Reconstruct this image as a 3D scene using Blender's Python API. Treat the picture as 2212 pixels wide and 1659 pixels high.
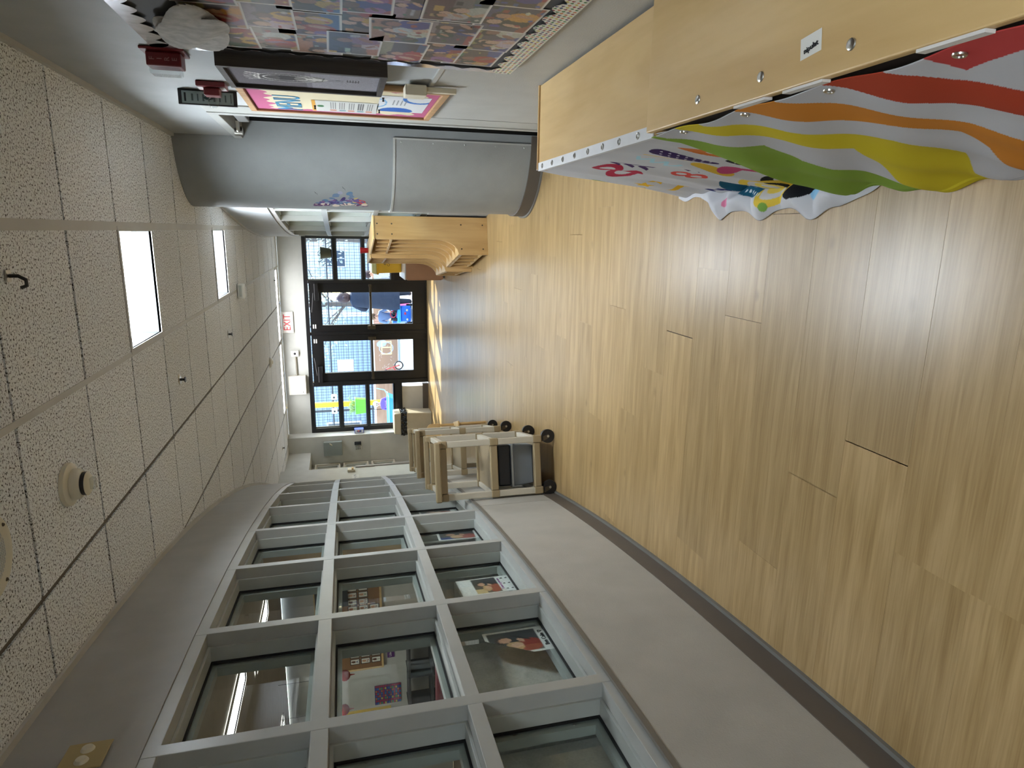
import bpy, bmesh, math, random
import numpy as np
from mathutils import Vector, Matrix
from math import sin, cos, pi, radians as R
for o in list(bpy.data.objects):
    bpy.data.objects.remove(o)
scene = bpy.context.scene
COL = scene.collection
random.seed(7)
rng = np.random.default_rng(7)

# ------------------------------------------------------------------ camera
F_PX, YAW, PITCH, ROLL, CAM_H = 1410.864, 0.236108, -0.249942, -0.044193, 1.46
fw = Vector((-sin(YAW) * cos(PITCH), cos(YAW) * cos(PITCH), sin(PITCH)))
r0 = Vector((cos(YAW), sin(YAW), 0)); u0 = r0.cross(fw)
rr = cos(ROLL) * r0 + sin(ROLL) * u0
uu = -sin(ROLL) * r0 + cos(ROLL) * u0
cam = bpy.data.cameras.new('camera'); cam_o = bpy.data.objects.new('camera', cam); COL.objects.link(cam_o)
cam.sensor_fit = 'HORIZONTAL'; cam.sensor_width = 36.0
cam.lens = F_PX * 36.0 / 2212.0; cam.clip_start = 0.05; cam.clip_end = 200
mx = Matrix.Identity(4)          # the phone was held sideways: the picture's right is the room's down
for i, a in enumerate((-uu, rr, -fw)):
    for j in range(3): mx[j][i] = a[j]
mx[2][3] = CAM_H
cam_o.matrix_world = mx
scene.camera = cam_o

# ------------------------------------------------------------------ world, sun, exposure
wd = bpy.data.worlds.new('sky'); scene.world = wd; wd.use_nodes = True
wn = wd.node_tree; wn.nodes.clear()
sk = wn.nodes.new('ShaderNodeTexSky'); sk.sky_type = 'NISHITA'; sk.sun_disc = False
sk.sun_elevation = R(43); sk.sun_rotation = R(29); sk.air_density = 1.3; sk.dust_density = 0.6
bgn = wn.nodes.new('ShaderNodeBackground'); bgn.inputs[1].default_value = 0.84
wo = wn.nodes.new('ShaderNodeOutputWorld')
wn.links.new(sk.outputs[0], bgn.inputs[0]); wn.links.new(bgn.outputs[0], wo.inputs[0])
sun = bpy.data.lights.new('sun', 'SUN'); sun.energy = 9.5; sun.angle = R(0.6); sun.color = (1.0, 0.95, 0.86)
sun_o = bpy.data.objects.new('sun', sun); COL.objects.link(sun_o)
sun_o.rotation_euler = Vector((-0.51, -0.93, -1.0)).to_track_quat('-Z', 'Y').to_euler()
sun_o.location = (8, 24, 14)
scene.view_settings.view_transform = 'Standard'; scene.view_settings.look = 'None'
scene.view_settings.gamma = 1.0; scene.view_settings.use_curve_mapping = False
scene.view_settings.exposure = 0.7
LAMP = 50.0          # emission of the ceiling fixtures

# ------------------------------------------------------------------ helpers
def lin(c):
    def f(x):
        x = x / 255.0
        return x / 12.92 if x <= 0.04045 else ((x + 0.055) / 1.055) ** 2.4
    return tuple(f(x) for x in c[:3])

MATS = {}
def newmat(name):
    m = bpy.data.materials.new(name); m.use_nodes = True
    nt = m.node_tree; nt.nodes.clear()
    out = nt.nodes.new('ShaderNodeOutputMaterial')
    MATS[name] = m
    return m, nt, out
def node(nt, t, **kw):
    n = nt.nodes.new(t)
    for k, v in kw.items(): setattr(n, k, v)
    return n
def coords(nt, scale=(1, 1, 1), kind='Object'):
    tc = node(nt, 'ShaderNodeTexCoord'); mp = node(nt, 'ShaderNodeMapping')
    mp.inputs['Scale'].default_value = scale
    nt.links.new(tc.outputs[kind], mp.inputs['Vector'])
    return mp.outputs[0]
def ramp(nt, src, stops, interp='LINEAR'):
    r = node(nt, 'ShaderNodeValToRGB'); r.color_ramp.interpolation = interp
    el = r.color_ramp.elements
    while len(el) < len(stops): el.new(0.5)
    for e, (p, c) in zip(el, stops):
        e.position = p; e.color = (*c, 1)
    nt.links.new(src, r.inputs[0])
    return r.outputs[0]
def M(name, col, rough=0.55, metal=0.0, spec=0.5, var=0.06, vscale=6.0, bump=0.0, bscale=200.0, alpha=None, trans=0.0):
    """painted / plastic / metal surface: base colour, gentle noise variation and optional fine relief"""
    if name in MATS: return MATS[name]
    m, nt, out = newmat(name)
    b = node(nt, 'ShaderNodeBsdfPrincipled')
    b.inputs['Roughness'].default_value = rough; b.inputs['Metallic'].default_value = metal
    b.inputs['Specular IOR Level'].default_value = spec
    b.inputs['Transmission Weight'].default_value = trans
    c = lin(col)
    v = coords(nt)
    nz = node(nt, 'ShaderNodeTexNoise'); nz.inputs['Scale'].default_value = vscale; nz.inputs['Detail'].default_value = 4
    nt.links.new(v, nz.inputs['Vector'])
    col_o = ramp(nt, nz.outputs[0], [(0.3, tuple(x * (1 - var) for x in c)), (0.7, tuple(min(1, x * (1 + var)) for x in c))])
    nt.links.new(col_o, b.inputs['Base Color'])
    if bump:
        n2 = node(nt, 'ShaderNodeTexNoise'); n2.inputs['Scale'].default_value = bscale; n2.inputs['Detail'].default_value = 2
        nt.links.new(v, n2.inputs['Vector'])
        bp = node(nt, 'ShaderNodeBump'); bp.inputs['Strength'].default_value = bump; bp.inputs['Distance'].default_value = 0.002
        nt.links.new(n2.outputs[0], bp.inputs['Height']); nt.links.new(bp.outputs[0], b.inputs['Normal'])
    nt.links.new(b.outputs[0], out.inputs[0])
    return m
def wood(name, c1, c2, axis='Z', rough=0.4, scale=3.0, stretch=14.0, random_obj=False, fine=0.25, knots=False):
    """wood grain running along one object axis"""
    m, nt, out = newmat(name)
    b = node(nt, 'ShaderNodeBsdfPrincipled'); b.inputs['Roughness'].default_value = rough
    b.inputs['Specular IOR Level'].default_value = 0.4
    sc = [scale * stretch] * 3; sc['XYZ'.index(axis)] = scale
    tc = node(nt, 'ShaderNodeTexCoord'); mp = node(nt, 'ShaderNodeMapping'); mp.inputs['Scale'].default_value = sc
    vec = tc.outputs['Object']
    if random_obj:
        oi = node(nt, 'ShaderNodeObjectInfo')
        mu = node(nt, 'ShaderNodeVectorMath', operation='SCALE'); mu.inputs[0].default_value = (37, 53, 11)
        nt.links.new(oi.outputs['Random'], mu.inputs['Scale'])
        ad = node(nt, 'ShaderNodeVectorMath', operation='ADD')
        nt.links.new(vec, ad.inputs[0]); nt.links.new(mu.outputs[0], ad.inputs[1]); vec = ad.outputs[0]
    nt.links.new(vec, mp.inputs['Vector'])
    n1 = node(nt, 'ShaderNodeTexNoise'); n1.inputs['Scale'].default_value = 1; n1.inputs['Detail'].default_value = 5
    n1.inputs['Distortion'].default_value = 0.6
    nt.links.new(mp.outputs[0], n1.inputs['Vector'])
    mp2 = node(nt, 'ShaderNodeMapping'); s2 = [scale * stretch * 7] * 3; s2['XYZ'.index(axis)] = scale * 2.2
    mp2.inputs['Scale'].default_value = s2; nt.links.new(vec, mp2.inputs['Vector'])
    n2 = node(nt, 'ShaderNodeTexNoise'); n2.inputs['Scale'].default_value = 1; n2.inputs['Detail'].default_value = 3
    nt.links.new(mp2.outputs[0], n2.inputs['Vector'])
    mixf = node(nt, 'ShaderNodeMix'); mixf.inputs[0].default_value = fine
    nt.links.new(n1.outputs[0], mixf.inputs[2]); nt.links.new(n2.outputs[0], mixf.inputs[3])
    cc = ramp(nt, mixf.outputs[0], [(0.34, lin(c2)), (0.62, lin(c1))])
    if knots:
        vo = node(nt, 'ShaderNodeTexVoronoi'); vo.inputs['Scale'].default_value = 1.0
        mp3 = node(nt, 'ShaderNodeMapping'); s3 = [6.0] * 3; s3['XYZ'.index(axis)] = 3.4; mp3.inputs['Scale'].default_value = s3
        nt.links.new(vec, mp3.inputs['Vector'])
        n3 = node(nt, 'ShaderNodeTexNoise'); n3.inputs['Scale'].default_value = 9
        nt.links.new(vec, n3.inputs['Vector'])
        mv = node(nt, 'ShaderNodeMix', data_type='VECTOR'); mv.inputs[0].default_value = 0.12
        nt.links.new(mp3.outputs[0], mv.inputs[4]); nt.links.new(n3.outputs[1], mv.inputs[5])
        nt.links.new(mv.outputs[1], vo.inputs['Vector'])
        kn = ramp(nt, vo.outputs['Distance'], [(0.015, (0.5, 0.46, 0.42)), (0.10, (1, 1, 1))])
        mm = node(nt, 'ShaderNodeMix', data_type='RGBA', blend_type='MULTIPLY'); mm.inputs[0].default_value = 0.6
        nt.links.new(cc, mm.inputs[6]); nt.links.new(kn, mm.inputs[7]); cc = mm.outputs[2]
    if random_obj:
        hs = node(nt, 'ShaderNodeHueSaturation')
        mr = node(nt, 'ShaderNodeMapRange'); mr.inputs[3].default_value = 0.90; mr.inputs[4].default_value = 1.08
        nt.links.new(oi.outputs['Random'], mr.inputs[0]); nt.links.new(mr.outputs[0], hs.inputs['Value'])
        nt.links.new(cc, hs.inputs['Color']); cc = hs.outputs[0]
    nt.links.new(cc, b.inputs['Base Color'])
    bp = node(nt, 'ShaderNodeBump'); bp.inputs['Strength'].default_value = 0.12; bp.inputs['Distance'].default_value = 0.001
    nt.links.new(mixf.outputs[0], bp.inputs['Height']); nt.links.new(bp.outputs[0], b.inputs['Normal'])
    nt.links.new(b.outputs[0], out.inputs[0])
    return m
def emit(name, col, s):
    m, nt, out = newmat(name)
    e = node(nt, 'ShaderNodeEmission'); e.inputs[0].default_value = (*lin(col), 1); e.inputs[1].default_value = s
    nt.links.new(e.outputs[0], out.inputs[0]); return m
def glass(name, tint=(0.93, 0.96, 0.95), ior=1.45):
    m, nt, out = newmat(name)
    t = node(nt, 'ShaderNodeBsdfTransparent'); t.inputs[0].default_value = (*tint, 1)
    g = node(nt, 'ShaderNodeBsdfGlossy'); g.inputs['Roughness'].default_value = 0.02
    f = node(nt, 'ShaderNodeFresnel'); f.inputs[0].default_value = ior
    mi = node(nt, 'ShaderNodeMixShader')
    gm = node(nt, 'ShaderNodeNewGeometry'); mf = node(nt, 'ShaderNodeMath', operation='MULTIPLY'); inv = node(nt, 'ShaderNodeMath', operation='SUBTRACT'); inv.inputs[0].default_value = 1.0
    nt.links.new(gm.outputs['Backfacing'], inv.inputs[1]); nt.links.new(inv.outputs[0], mf.inputs[0]); nt.links.new(f.outputs[0], mf.inputs[1])
    nt.links.new(mf.outputs[0], mi.inputs[0]); nt.links.new(t.outputs[0], mi.inputs[1]); nt.links.new(g.outputs[0], mi.inputs[2])
    nt.links.new(mi.outputs[0], out.inputs[0]); return m
def printmat(name, rough, bump=0.0, spec=0.5):
    """flat print: colour is carried by the mesh's own colour attribute"""
    m, nt, out = newmat(name)
    b = node(nt, 'ShaderNodeBsdfPrincipled'); b.inputs['Roughness'].default_value = rough; b.inputs['Specular IOR Level'].default_value = spec
    a = node(nt, 'ShaderNodeAttribute', attribute_name='Col')
    nt.links.new(a.outputs[0], b.inputs['Base Color'])
    if bump:
        v = coords(nt); n2 = node(nt, 'ShaderNodeTexNoise'); n2.inputs['Scale'].default_value = 600
        nt.links.new(v, n2.inputs['Vector'])
        bp = node(nt, 'ShaderNodeBump'); bp.inputs['Strength'].default_value = bump; bp.inputs['Distance'].default_value = 0.001
        nt.links.new(n2.outputs[0], bp.inputs['Height']); nt.links.new(bp.outputs[0], b.inputs['Normal'])
    nt.links.new(b.outputs[0], out.inputs[0]); return m

class MB:
    """collects polygons, then links them as one mesh object"""
    def __init__(s): s.v = []; s.f = []; s.mi = []; s.cur = 0
    def add(s, vs, fs):
        o = len(s.v); s.v += [tuple(v) for v in vs]
        for f in fs: s.f.append([i + o for i in f]); s.mi.append(s.cur)
        return s
    def box(s, x0, x1, y0, y1, z0, z1):
        v = [(x, y, z) for z in (z0, z1) for y in (y0, y1) for x in (x0, x1)]
        return s.add(v, [(0, 2, 3, 1), (4, 5, 7, 6), (0, 1, 5, 4), (2, 6, 7, 3), (0, 4, 6, 2), (1, 3, 7, 5)])
    def cyl(s, a, b, r0, r1=None, n=14, cap=True):
        r1 = r0 if r1 is None else r1
        a = Vector(a); b = Vector(b); d = (b - a).normalized()
        x = d.orthogonal().normalized(); y = d.cross(x)
        vs = []
        for c, r in ((a, r0), (b, r1)):
            for i in range(n):
                t = 2 * pi * i / n; vs.append(c + (x * cos(t) + y * sin(t)) * r)
        fs = [(i, (i + 1) % n, n + (i + 1) % n, n + i) for i in range(n)]
        if cap: fs += [tuple(range(n - 1, -1, -1)), tuple(range(n, 2 * n))]
        return s.add(vs, fs)
    def tube(s, path, r, n=8):
        P = [Vector(p) for p in path]; rs = r if isinstance(r, (list, tuple)) else [r] * len(P)
        vs = []; fs = []; x = None
        for i, p in enumerate(P):
            d = (P[min(i + 1, len(P) - 1)] - P[max(i - 1, 0)]).normalized()
            x = d.orthogonal().normalized() if x is None else (x - d * x.dot(d)).normalized()
            y = d.cross(x)
            for k in range(n):
                t = 2 * pi * k / n; vs.append(p + (x * cos(t) + y * sin(t)) * rs[i])
        for i in range(len(P) - 1):
            for k in range(n):
                fs.append((i * n + k, i * n + (k + 1) % n, (i + 1) * n + (k + 1) % n, (i + 1) * n + k))
        fs += [tuple(range(n - 1, -1, -1)), tuple(range((len(P) - 1) * n, len(P) * n))]
        return s.add(vs, fs)
    def lathe(s, prof, n=24, c=(0, 0, 0), axis='Z', sx=1.0, sy=1.0):
        vs = []; fs = []; m = len(prof)
        for i in range(n):
            t = 2 * pi * i / n
            for r, z in prof:
                p = (r * cos(t) * sx, r * sin(t) * sy, z)
                if axis == 'X': p = (p[2], p[0], p[1])
                if axis == 'Y': p = (p[0], p[2], -p[1])
                vs.append((p[0] + c[0], p[1] + c[1], p[2] + c[2]))
        for i in range(n):
            j = (i + 1) % n
            for k in range(m - 1):
                fs.append((i * m + k, j * m + k, j * m + k + 1, i * m + k + 1))
        if prof[0][0] > 1e-6: fs.append(tuple(i * m for i in range(n - 1, -1, -1)))
        if prof[-1][0] > 1e-6: fs.append(tuple(i * m + m - 1 for i in range(n)))
        return s.add(vs, fs)
    def ball(s, c, r, n=14, sx=1, sy=1, sz=1):
        k = 8
        return s.lathe([(r * sin(pi * i / k), -r * cos(pi * i / k) * sz) for i in range(k + 1)], n, c, 'Z', sx, sy)
    def prism(s, pts, axis, a, b):
        """polygon pts in the plane across axis, extruded from a to b"""
        n = len(pts); vs = []
        for t in (a, b):
            for p, q in pts:
                vs.append({'X': (t, p, q), 'Y': (p, t, q), 'Z': (p, q, t)}[axis])
        return s.add(vs, [tuple(range(n - 1, -1, -1)), tuple(range(n, 2 * n))] + [(i, (i + 1) % n, n + (i + 1) % n, n + i) for i in range(n)])
    def ribbon(s, front, back, z0, z1):
        """vertical curved slab between two plan polylines"""
        n = len(front); vs = []
        for z in (z0, z1):
            vs += [(x, y, z) for x, y in front] + [(x, y, z) for x, y in back]
        def I(l, w, i): return l * 2 * n + w * n + i
        fs = []
        for i in range(n - 1):
            fs += [(I(0, 0, i), I(0, 0, i + 1), I(1, 0, i + 1), I(1, 0, i)), (I(0, 1, i), I(1, 1, i), I(1, 1, i + 1), I(0, 1, i + 1)),
                   (I(1, 0, i), I(1, 0, i + 1), I(1, 1, i + 1), I(1, 1, i)), (I(0, 0, i), I(0, 1, i), I(0, 1, i + 1), I(0, 0, i + 1))]
        fs += [(I(0, 0, 0), I(1, 0, 0), I(1, 1, 0), I(0, 1, 0)), (I(0, 0, n - 1), I(0, 1, n - 1), I(1, 1, n - 1), I(1, 0, n - 1))]
        return s.add(vs, fs)
    def frame(s, w, h, t, y0, y1, x0=0.0, z0=0.0):
        """rectangular ring in the local XZ plane, t wide, between depths y0 and y1"""
        a, b, c, d = x0 - w / 2, x0 + w / 2, z0, z0 + h
        s.box(a, a + t, y0, y1, c, d); s.box(b - t, b, y0, y1, c, d)
        s.box(a + t, b - t, y0, y1, c, c + t); return s.box(a + t, b - t, y0, y1, d - t, d)
    def mesh(s, name):
        me = bpy.data.meshes.new(name); me.from_pydata(s.v, [], s.f); 
        for p, m in zip(me.polygons, s.mi): p.material_index = m
        bm = bmesh.new(); bm.from_mesh(me); bmesh.ops.recalc_face_normals(bm, faces=bm.faces); bm.to_mesh(me); bm.free()
        return me
    def build(s, name, mat, parent=None, smooth=False, bevel=0.0, loc=None, rot=None):
        me = s.mesh(name)
        for m in (mat if isinstance(mat, (list, tuple)) else [mat]): me.materials.append(m)
        o = bpy.data.objects.new(name, me); COL.objects.link(o)
        if smooth:
            for p in me.polygons: p.use_smooth = True
            me.set_sharp_from_angle(angle=R(40))
        if bevel:
            bv = o.modifiers.new('bevel', 'BEVEL'); bv.width = bevel; bv.segments = 2; bv.limit_method = 'ANGLE'; bv.angle_limit = R(50)
        if parent is not None: o.parent = parent
        if loc is not None: o.location = loc
        if rot is not None: o.rotation_euler = rot
        return o
def box(name, mat, x0, x1, y0, y1, z0, z1, parent=None, bevel=0.0):
    return MB().box(x0, x1, y0, y1, z0, z1).build(name, mat, parent, bevel=bevel)
def tag(o, label, cat, group=None):
    o['label'] = label; o['category'] = cat
    if group: o['group'] = group
    return o
def thing(name, label, cat, loc=(0, 0, 0), rotz=0.0, group=None):
    o = bpy.data.objects.new(name, None); COL.objects.link(o); o.empty_display_size = 0.05
    o.location = loc; o.rotation_euler = (0, 0, rotz)
    return tag(o, label, cat, group)
def struct(o, label=None):
    o['kind'] = 'structure'
    if label: o['label'] = label
    return o
def sempty(name, loc=(0, 0, 0), rotz=0.0, label=None):
    o = bpy.data.objects.new(name, None); COL.objects.link(o); o.empty_display_size = 0.05
    o.location = loc; o.rotation_euler = (0, 0, rotz)
    return struct(o, label)
def stuff(o): o['kind'] = 'stuff'; return o
def copy_tree(o, parent=None):
    c = o.copy(); COL.objects.link(c); c.parent = parent
    for ch in list(o.children): copy_tree(ch, c)
    return c
def basis(facing, loc):
    ax = {'-X': ((0, -1, 0), (0, 0, 1), (-1, 0, 0)), '+X': ((0, 1, 0), (0, 0, 1), (1, 0, 0)),
          '-Y': ((1, 0, 0), (0, 0, 1), (0, -1, 0)), '+Z': ((1, 0, 0), (0, 1, 0), (0, 0, 1)), '-Z': ((1, 0, 0), (0, -1, 0), (0, 0, -1))}[facing]
    m = Matrix.Identity(4)
    for i in range(3):
        for j in range(3): m[j][i] = ax[i][j]
    m.translation = loc
    return m
def put(o, parent, m):
    o.parent = parent
    if parent is None: o.matrix_world = m
    else: o.matrix_local = m
    return o
def text(name, s, size, mat, parent, m, align='CENTER', sx=1.0, depth=0.0008):
    cu = bpy.data.curves.new(name, 'FONT'); cu.body = s; cu.size = size; cu.align_x = align; cu.align_y = 'CENTER'; cu.extrude = depth
    cu.resolution_u = 3
    t = bpy.data.objects.new(name, cu); COL.objects.link(t)
    bpy.context.view_layer.update()
    me = bpy.data.meshes.new_from_object(t.evaluated_get(bpy.context.evaluated_depsgraph_get()))
    bpy.data.objects.remove(t); me.name = name
    for v in me.vertices: v.co.x *= sx
    me.materials.clear(); me.materials.append(mat)
    o = bpy.data.objects.new(name, me); COL.objects.link(o)
    return put(o, parent, m)

class Art:
    """paints flat colours on grid points (x right, y up, metres)"""
    def __init__(s, X, Y, base):
        s.X = X; s.Y = Y; s.c = np.tile(np.array(base, float), (X.size, 1))
    def where(s, k, c, a=1.0):
        s.c[k] = s.c[k] * (1 - a) + np.array(c, float) * a; return s
    def rect(s, x0, x1, y0, y1, c, a=1.0): return s.where((s.X > x0) & (s.X < x1) & (s.Y > y0) & (s.Y < y1), c, a)
    def ell(s, cx, cy, rx, ry, c, rot=0.0, a=1.0):
        dx = s.X - cx; dy = s.Y - cy; u = dx * cos(rot) + dy * sin(rot); v = -dx * sin(rot) + dy * cos(rot)
        return s.where((u / rx) ** 2 + (v / ry) ** 2 < 1, c, a)
    def ring(s, cx, cy, rx, ry, t, c, rot=0.0):
        dx = s.X - cx; dy = s.Y - cy; u = dx * cos(rot) + dy * sin(rot); v = -dx * sin(rot) + dy * cos(rot)
        q = np.sqrt((u / rx) ** 2 + (v / ry) ** 2); return s.where((q < 1) & (q > 1 - t), c)
    def poly(s, pts, c, a=1.0):
        ins = np.zeros(s.X.size, bool); n = len(pts)
        for i in range(n):
            (x0, y0), (x1, y1) = pts[i], pts[(i + 1) % n]
            if y0 == y1: continue
            k = ((s.Y > y0) != (s.Y > y1)) & (s.X < (x1 - x0) * (s.Y - y0) / (y1 - y0) + x0); ins ^= k
        return s.where(ins, c, a)
    def line(s, a, b, w, c):
        ax, ay = a; bx, by = b; L = max(1e-9, (bx - ax) ** 2 + (by - ay) ** 2)
        t = np.clip(((s.X - ax) * (bx - ax) + (s.Y - ay) * (by - ay)) / L, 0, 1)
        return s.where((s.X - ax - t * (bx - ax)) ** 2 + (s.Y - ay - t * (by - ay)) ** 2 < (w / 2) ** 2, c)
    def star(s, cx, cy, r, c, rot=0.0):
        return s.poly([(cx + (r if i % 2 == 0 else r * 0.45) * cos(rot + pi / 2 + i * pi / 5), cy + (r if i % 2 == 0 else r * 0.45) * sin(rot + pi / 2 + i * pi / 5)) for i in range(10)], c)
    def noise(s, amt): s.c *= (1 + rng.uniform(-amt, amt, (s.X.size, 1))); return s
def gridmesh(name, nx, ny, w, h, paint, pos=None, thick=0.0):
    """grid of cells (x 0..w, y 0..h) coloured by paint(Art); pos maps (x, y) arrays to 3-D"""
    xs = np.linspace(0, w, nx + 1); ys = np.linspace(0, h, ny + 1)
    gx, gy = np.meshgrid(xs, ys)
    if pos: P = pos(gx.ravel(), gy.ravel())
    else: P = np.stack([gx.ravel(), gy.ravel(), np.zeros(gx.size)], 1)
    i, j = np.meshgrid(np.arange(nx), np.arange(ny)); i = i.ravel(); j = j.ravel()
    q = np.stack([j * (nx + 1) + i, j * (nx + 1) + i + 1, (j + 1) * (nx + 1) + i + 1, (j + 1) * (nx + 1) + i], 1)
    me = bpy.data.meshes.new(name); me.from_pydata([tuple(p) for p in P], [], [tuple(int(k) for k in f) for f in q])
    a = paint(gx.ravel(), gy.ravel()); rgb = np.clip(a.c, 0, 255) / 255.0
    l = np.where(rgb <= 0.04045, rgb / 12.92, ((rgb + 0.055) / 1.055) ** 2.4)
    at = me.color_attributes.new('Col', 'FLOAT_COLOR', 'POINT')
    buf = np.ones((len(l), 4), np.float32); buf[:, :3] = l
    at.data.foreach_set('color', buf.ravel())
    return me
def printed(name, nx, ny, w, h, paint, mat, parent, m, pos=None):
    me = gridmesh(name, nx, ny, w, h, paint, pos); me.materials.append(mat)
    o = bpy.data.objects.new(name, me); COL.objects.link(o)
    return put(o, parent, m)

# ------------------------------------------------------------------ materials
def build_materials():
    g = globals()
    g['WALL'] = M('wall_paint', (170, 173, 173), 0.6, bump=0.15, bscale=260)
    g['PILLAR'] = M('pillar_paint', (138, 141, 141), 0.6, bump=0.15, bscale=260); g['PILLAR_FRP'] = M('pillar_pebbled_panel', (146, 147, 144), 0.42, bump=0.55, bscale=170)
    g['FRP'] = M('pebbled_panel', (172, 172, 168), 0.42, bump=0.55, bscale=170)
    g['TAUPE'] = M('taupe_paint', (164, 163, 159), 0.45, bump=0.12, bscale=300)
    g['TAUPE_FRP'] = M('taupe_pebbled_panel', (170, 166, 157), 0.5, bump=0.5, bscale=170)
    g['TRIM'] = M('satin_trim_paint', (172, 173, 168), 0.32, spec=0.55, bump=0.05)
    g['STOP'] = M('glazing_stop_paint', (172, 176, 170), 0.35)
    g['BASE'] = M('baseboard_rubber', (92, 84, 76), 0.5)
    g['WHITEWALL'] = M('white_wall_paint', (186, 187, 181), 0.6, bump=0.1)
    g['BLACKAL'] = M('black_storefront_aluminium', (15, 14, 16), 0.38, metal=0.0, spec=0.5)
    g['DARK'] = M('dark_gap', (14, 13, 13), 0.8)
    g['GASKET'] = M('black_gasket', (8, 8, 8), 0.6)
    g['GLASS'] = glass('window_glass')
    g['CREAM'] = M('cream_plastic', (214, 206, 184), 0.4)
    g['WHITE'] = M('white_plastic', (232, 232, 228), 0.35)
    g['CHROME'] = M('brushed_metal', (190, 188, 180), 0.28, metal=1.0)
    g['DKMETAL'] = M('bronze_metal', (92, 84, 72), 0.35, metal=0.9)
    g['BLACK'] = M('black_plastic', (18, 18, 20), 0.4)
    g['RED'] = M('red_alarm_plastic', (112, 18, 26), 0.35)
    g['MAPLE'] = wood('maple_ply', (212, 180, 126), (194, 160, 104), 'Y', 0.38, 1.6, 5, fine=0.2)
    g['MAPLEZ'] = wood('maple_ply_upright', (200, 164, 110), (180, 144, 92), 'Z', 0.35, 1.6, 5, fine=0.2)
    g['LAMINATE'] = M('brown_laminate', (172, 124, 88), 0.45, bump=0.1)
    g['PHOTO'] = printmat('photo_print', 0.28, spec=0.5)
    g['PAPER'] = printmat('paper_print', 0.75, spec=0.2)
    g['THIN'] = printmat('thin_paper_print', 0.8, spec=0.2)
    nt = g['THIN'].node_tree; bs = [q for q in nt.nodes if q.type == 'BSDF_PRINCIPLED'][0]; ou = [q for q in nt.nodes if q.type == 'OUTPUT_MATERIAL'][0]; at_ = [q for q in nt.nodes if q.type == 'ATTRIBUTE'][0]
    tl = node(nt, 'ShaderNodeBsdfTranslucent'); mi = node(nt, 'ShaderNodeMixShader'); mi.inputs[0].default_value = 0.5
    nt.links.new(at_.outputs[0], tl.inputs[0]); nt.links.new(bs.outputs[0], mi.inputs[1]); nt.links.new(tl.outputs[0], mi.inputs[2]); nt.links.new(mi.outputs[0], ou.inputs[0])
    g['CLOTH'] = printmat('cloth_print', 0.85, bump=0.3, spec=0.15)
    g['LENS'] = glass('clear_lens', (0.9, 0.92, 0.92), 1.5)
    g['LIGHT'] = emit('lamp_panel', (236, 246, 255), LAMP); g['LIGHT2'] = emit('lamp_strip', (248, 250, 255), LAMP * 0.28)
    g['LIGHTBOX'] = M('fixture_reflector', (35, 40, 40), 0.4)
    g['FLOOR'] = wood('vinyl_plank', (171, 144, 101), (140, 113, 71), 'X', 0.31, 2.2, 12, True, 0.4, True)
    # acoustic tile: pale board with dark pits
    m, nt, out = newmat('acoustic_tile')
    b = node(nt, 'ShaderNodeBsdfPrincipled'); b.inputs['Roughness'].default_value = 0.9; b.inputs['Specular IOR Level'].default_value = 0.1
    v = coords(nt); oi = node(nt, 'ShaderNodeObjectInfo')
    n1 = node(nt, 'ShaderNodeTexNoise'); n1.inputs['Scale'].default_value = 115; n1.inputs['Detail'].default_value = 3; n1.inputs['Roughness'].default_value = 0.75
    nt.links.new(v, n1.inputs['Vector'])
    c = ramp(nt, n1.outputs[0], [(0.41, lin((56, 51, 45))), (0.45, lin((230, 232, 234))), (0.6, lin((238, 240, 242)))])
    hs = node(nt, 'ShaderNodeHueSaturation'); mr = node(nt, 'ShaderNodeMapRange'); mr.inputs[3].default_value = 0.95; mr.inputs[4].default_value = 1.03
    nt.links.new(oi.outputs['Random'], mr.inputs[0]); nt.links.new(mr.outputs[0], hs.inputs['Value']); nt.links.new(c, hs.inputs['Color'])
    nt.links.new(hs.outputs[0], b.inputs['Base Color'])
    bp = node(nt, 'ShaderNodeBump'); bp.inputs['Strength'].default_value = 0.35; bp.inputs['Distance'].default_value = 0.002
    nt.links.new(n1.outputs[0], bp.inputs['Height']); nt.links.new(bp.outputs[0], b.inputs['Normal'])
    nt.links.new(b.outputs[0], out.inputs[0]); g['TILE'] = m
    g['TEE'] = M('ceiling_tee', (186, 184, 178), 0.5)
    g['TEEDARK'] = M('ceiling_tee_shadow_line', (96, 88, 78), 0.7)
    g['GRAYWOOD'] = wood('grey_wood_paper', (196, 196, 190), (170, 170, 164), 'Y', 0.55, 2.0, 9, fine=0.35)
build_materials()
# ------------------------------------------------------------------ plan of the hall
CZ = 2.455                                   # ceiling height
YB = 11.57                                   # back wall with the glazed doors
XR = 0.575                                   # right wall
YREAR = -2.0
def xl(y): return -1.40 - 0.026 * y * y      # bowed window wall on the left
def dxl(y): return -0.052 * y
def xr(y): return -0.10 + 0.0177 * (10.5 - y) ** 2   # bowed window wall on the right, far end
def dxr(y): return -0.0354 * (10.5 - y)
YL_END = 9.13
def plan(fn, dfn, side, y0, y1, off, n=40):
    """plan polyline of a bowed wall, moved by off towards the hall"""
    out = []
    for i in range(n + 1):
        y = y0 + (y1 - y0) * i / n; d = dfn(y); L = math.hypot(1, d)
        out.append((fn(y) + side * off / L, y - side * off * d / L))
    return out

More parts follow.
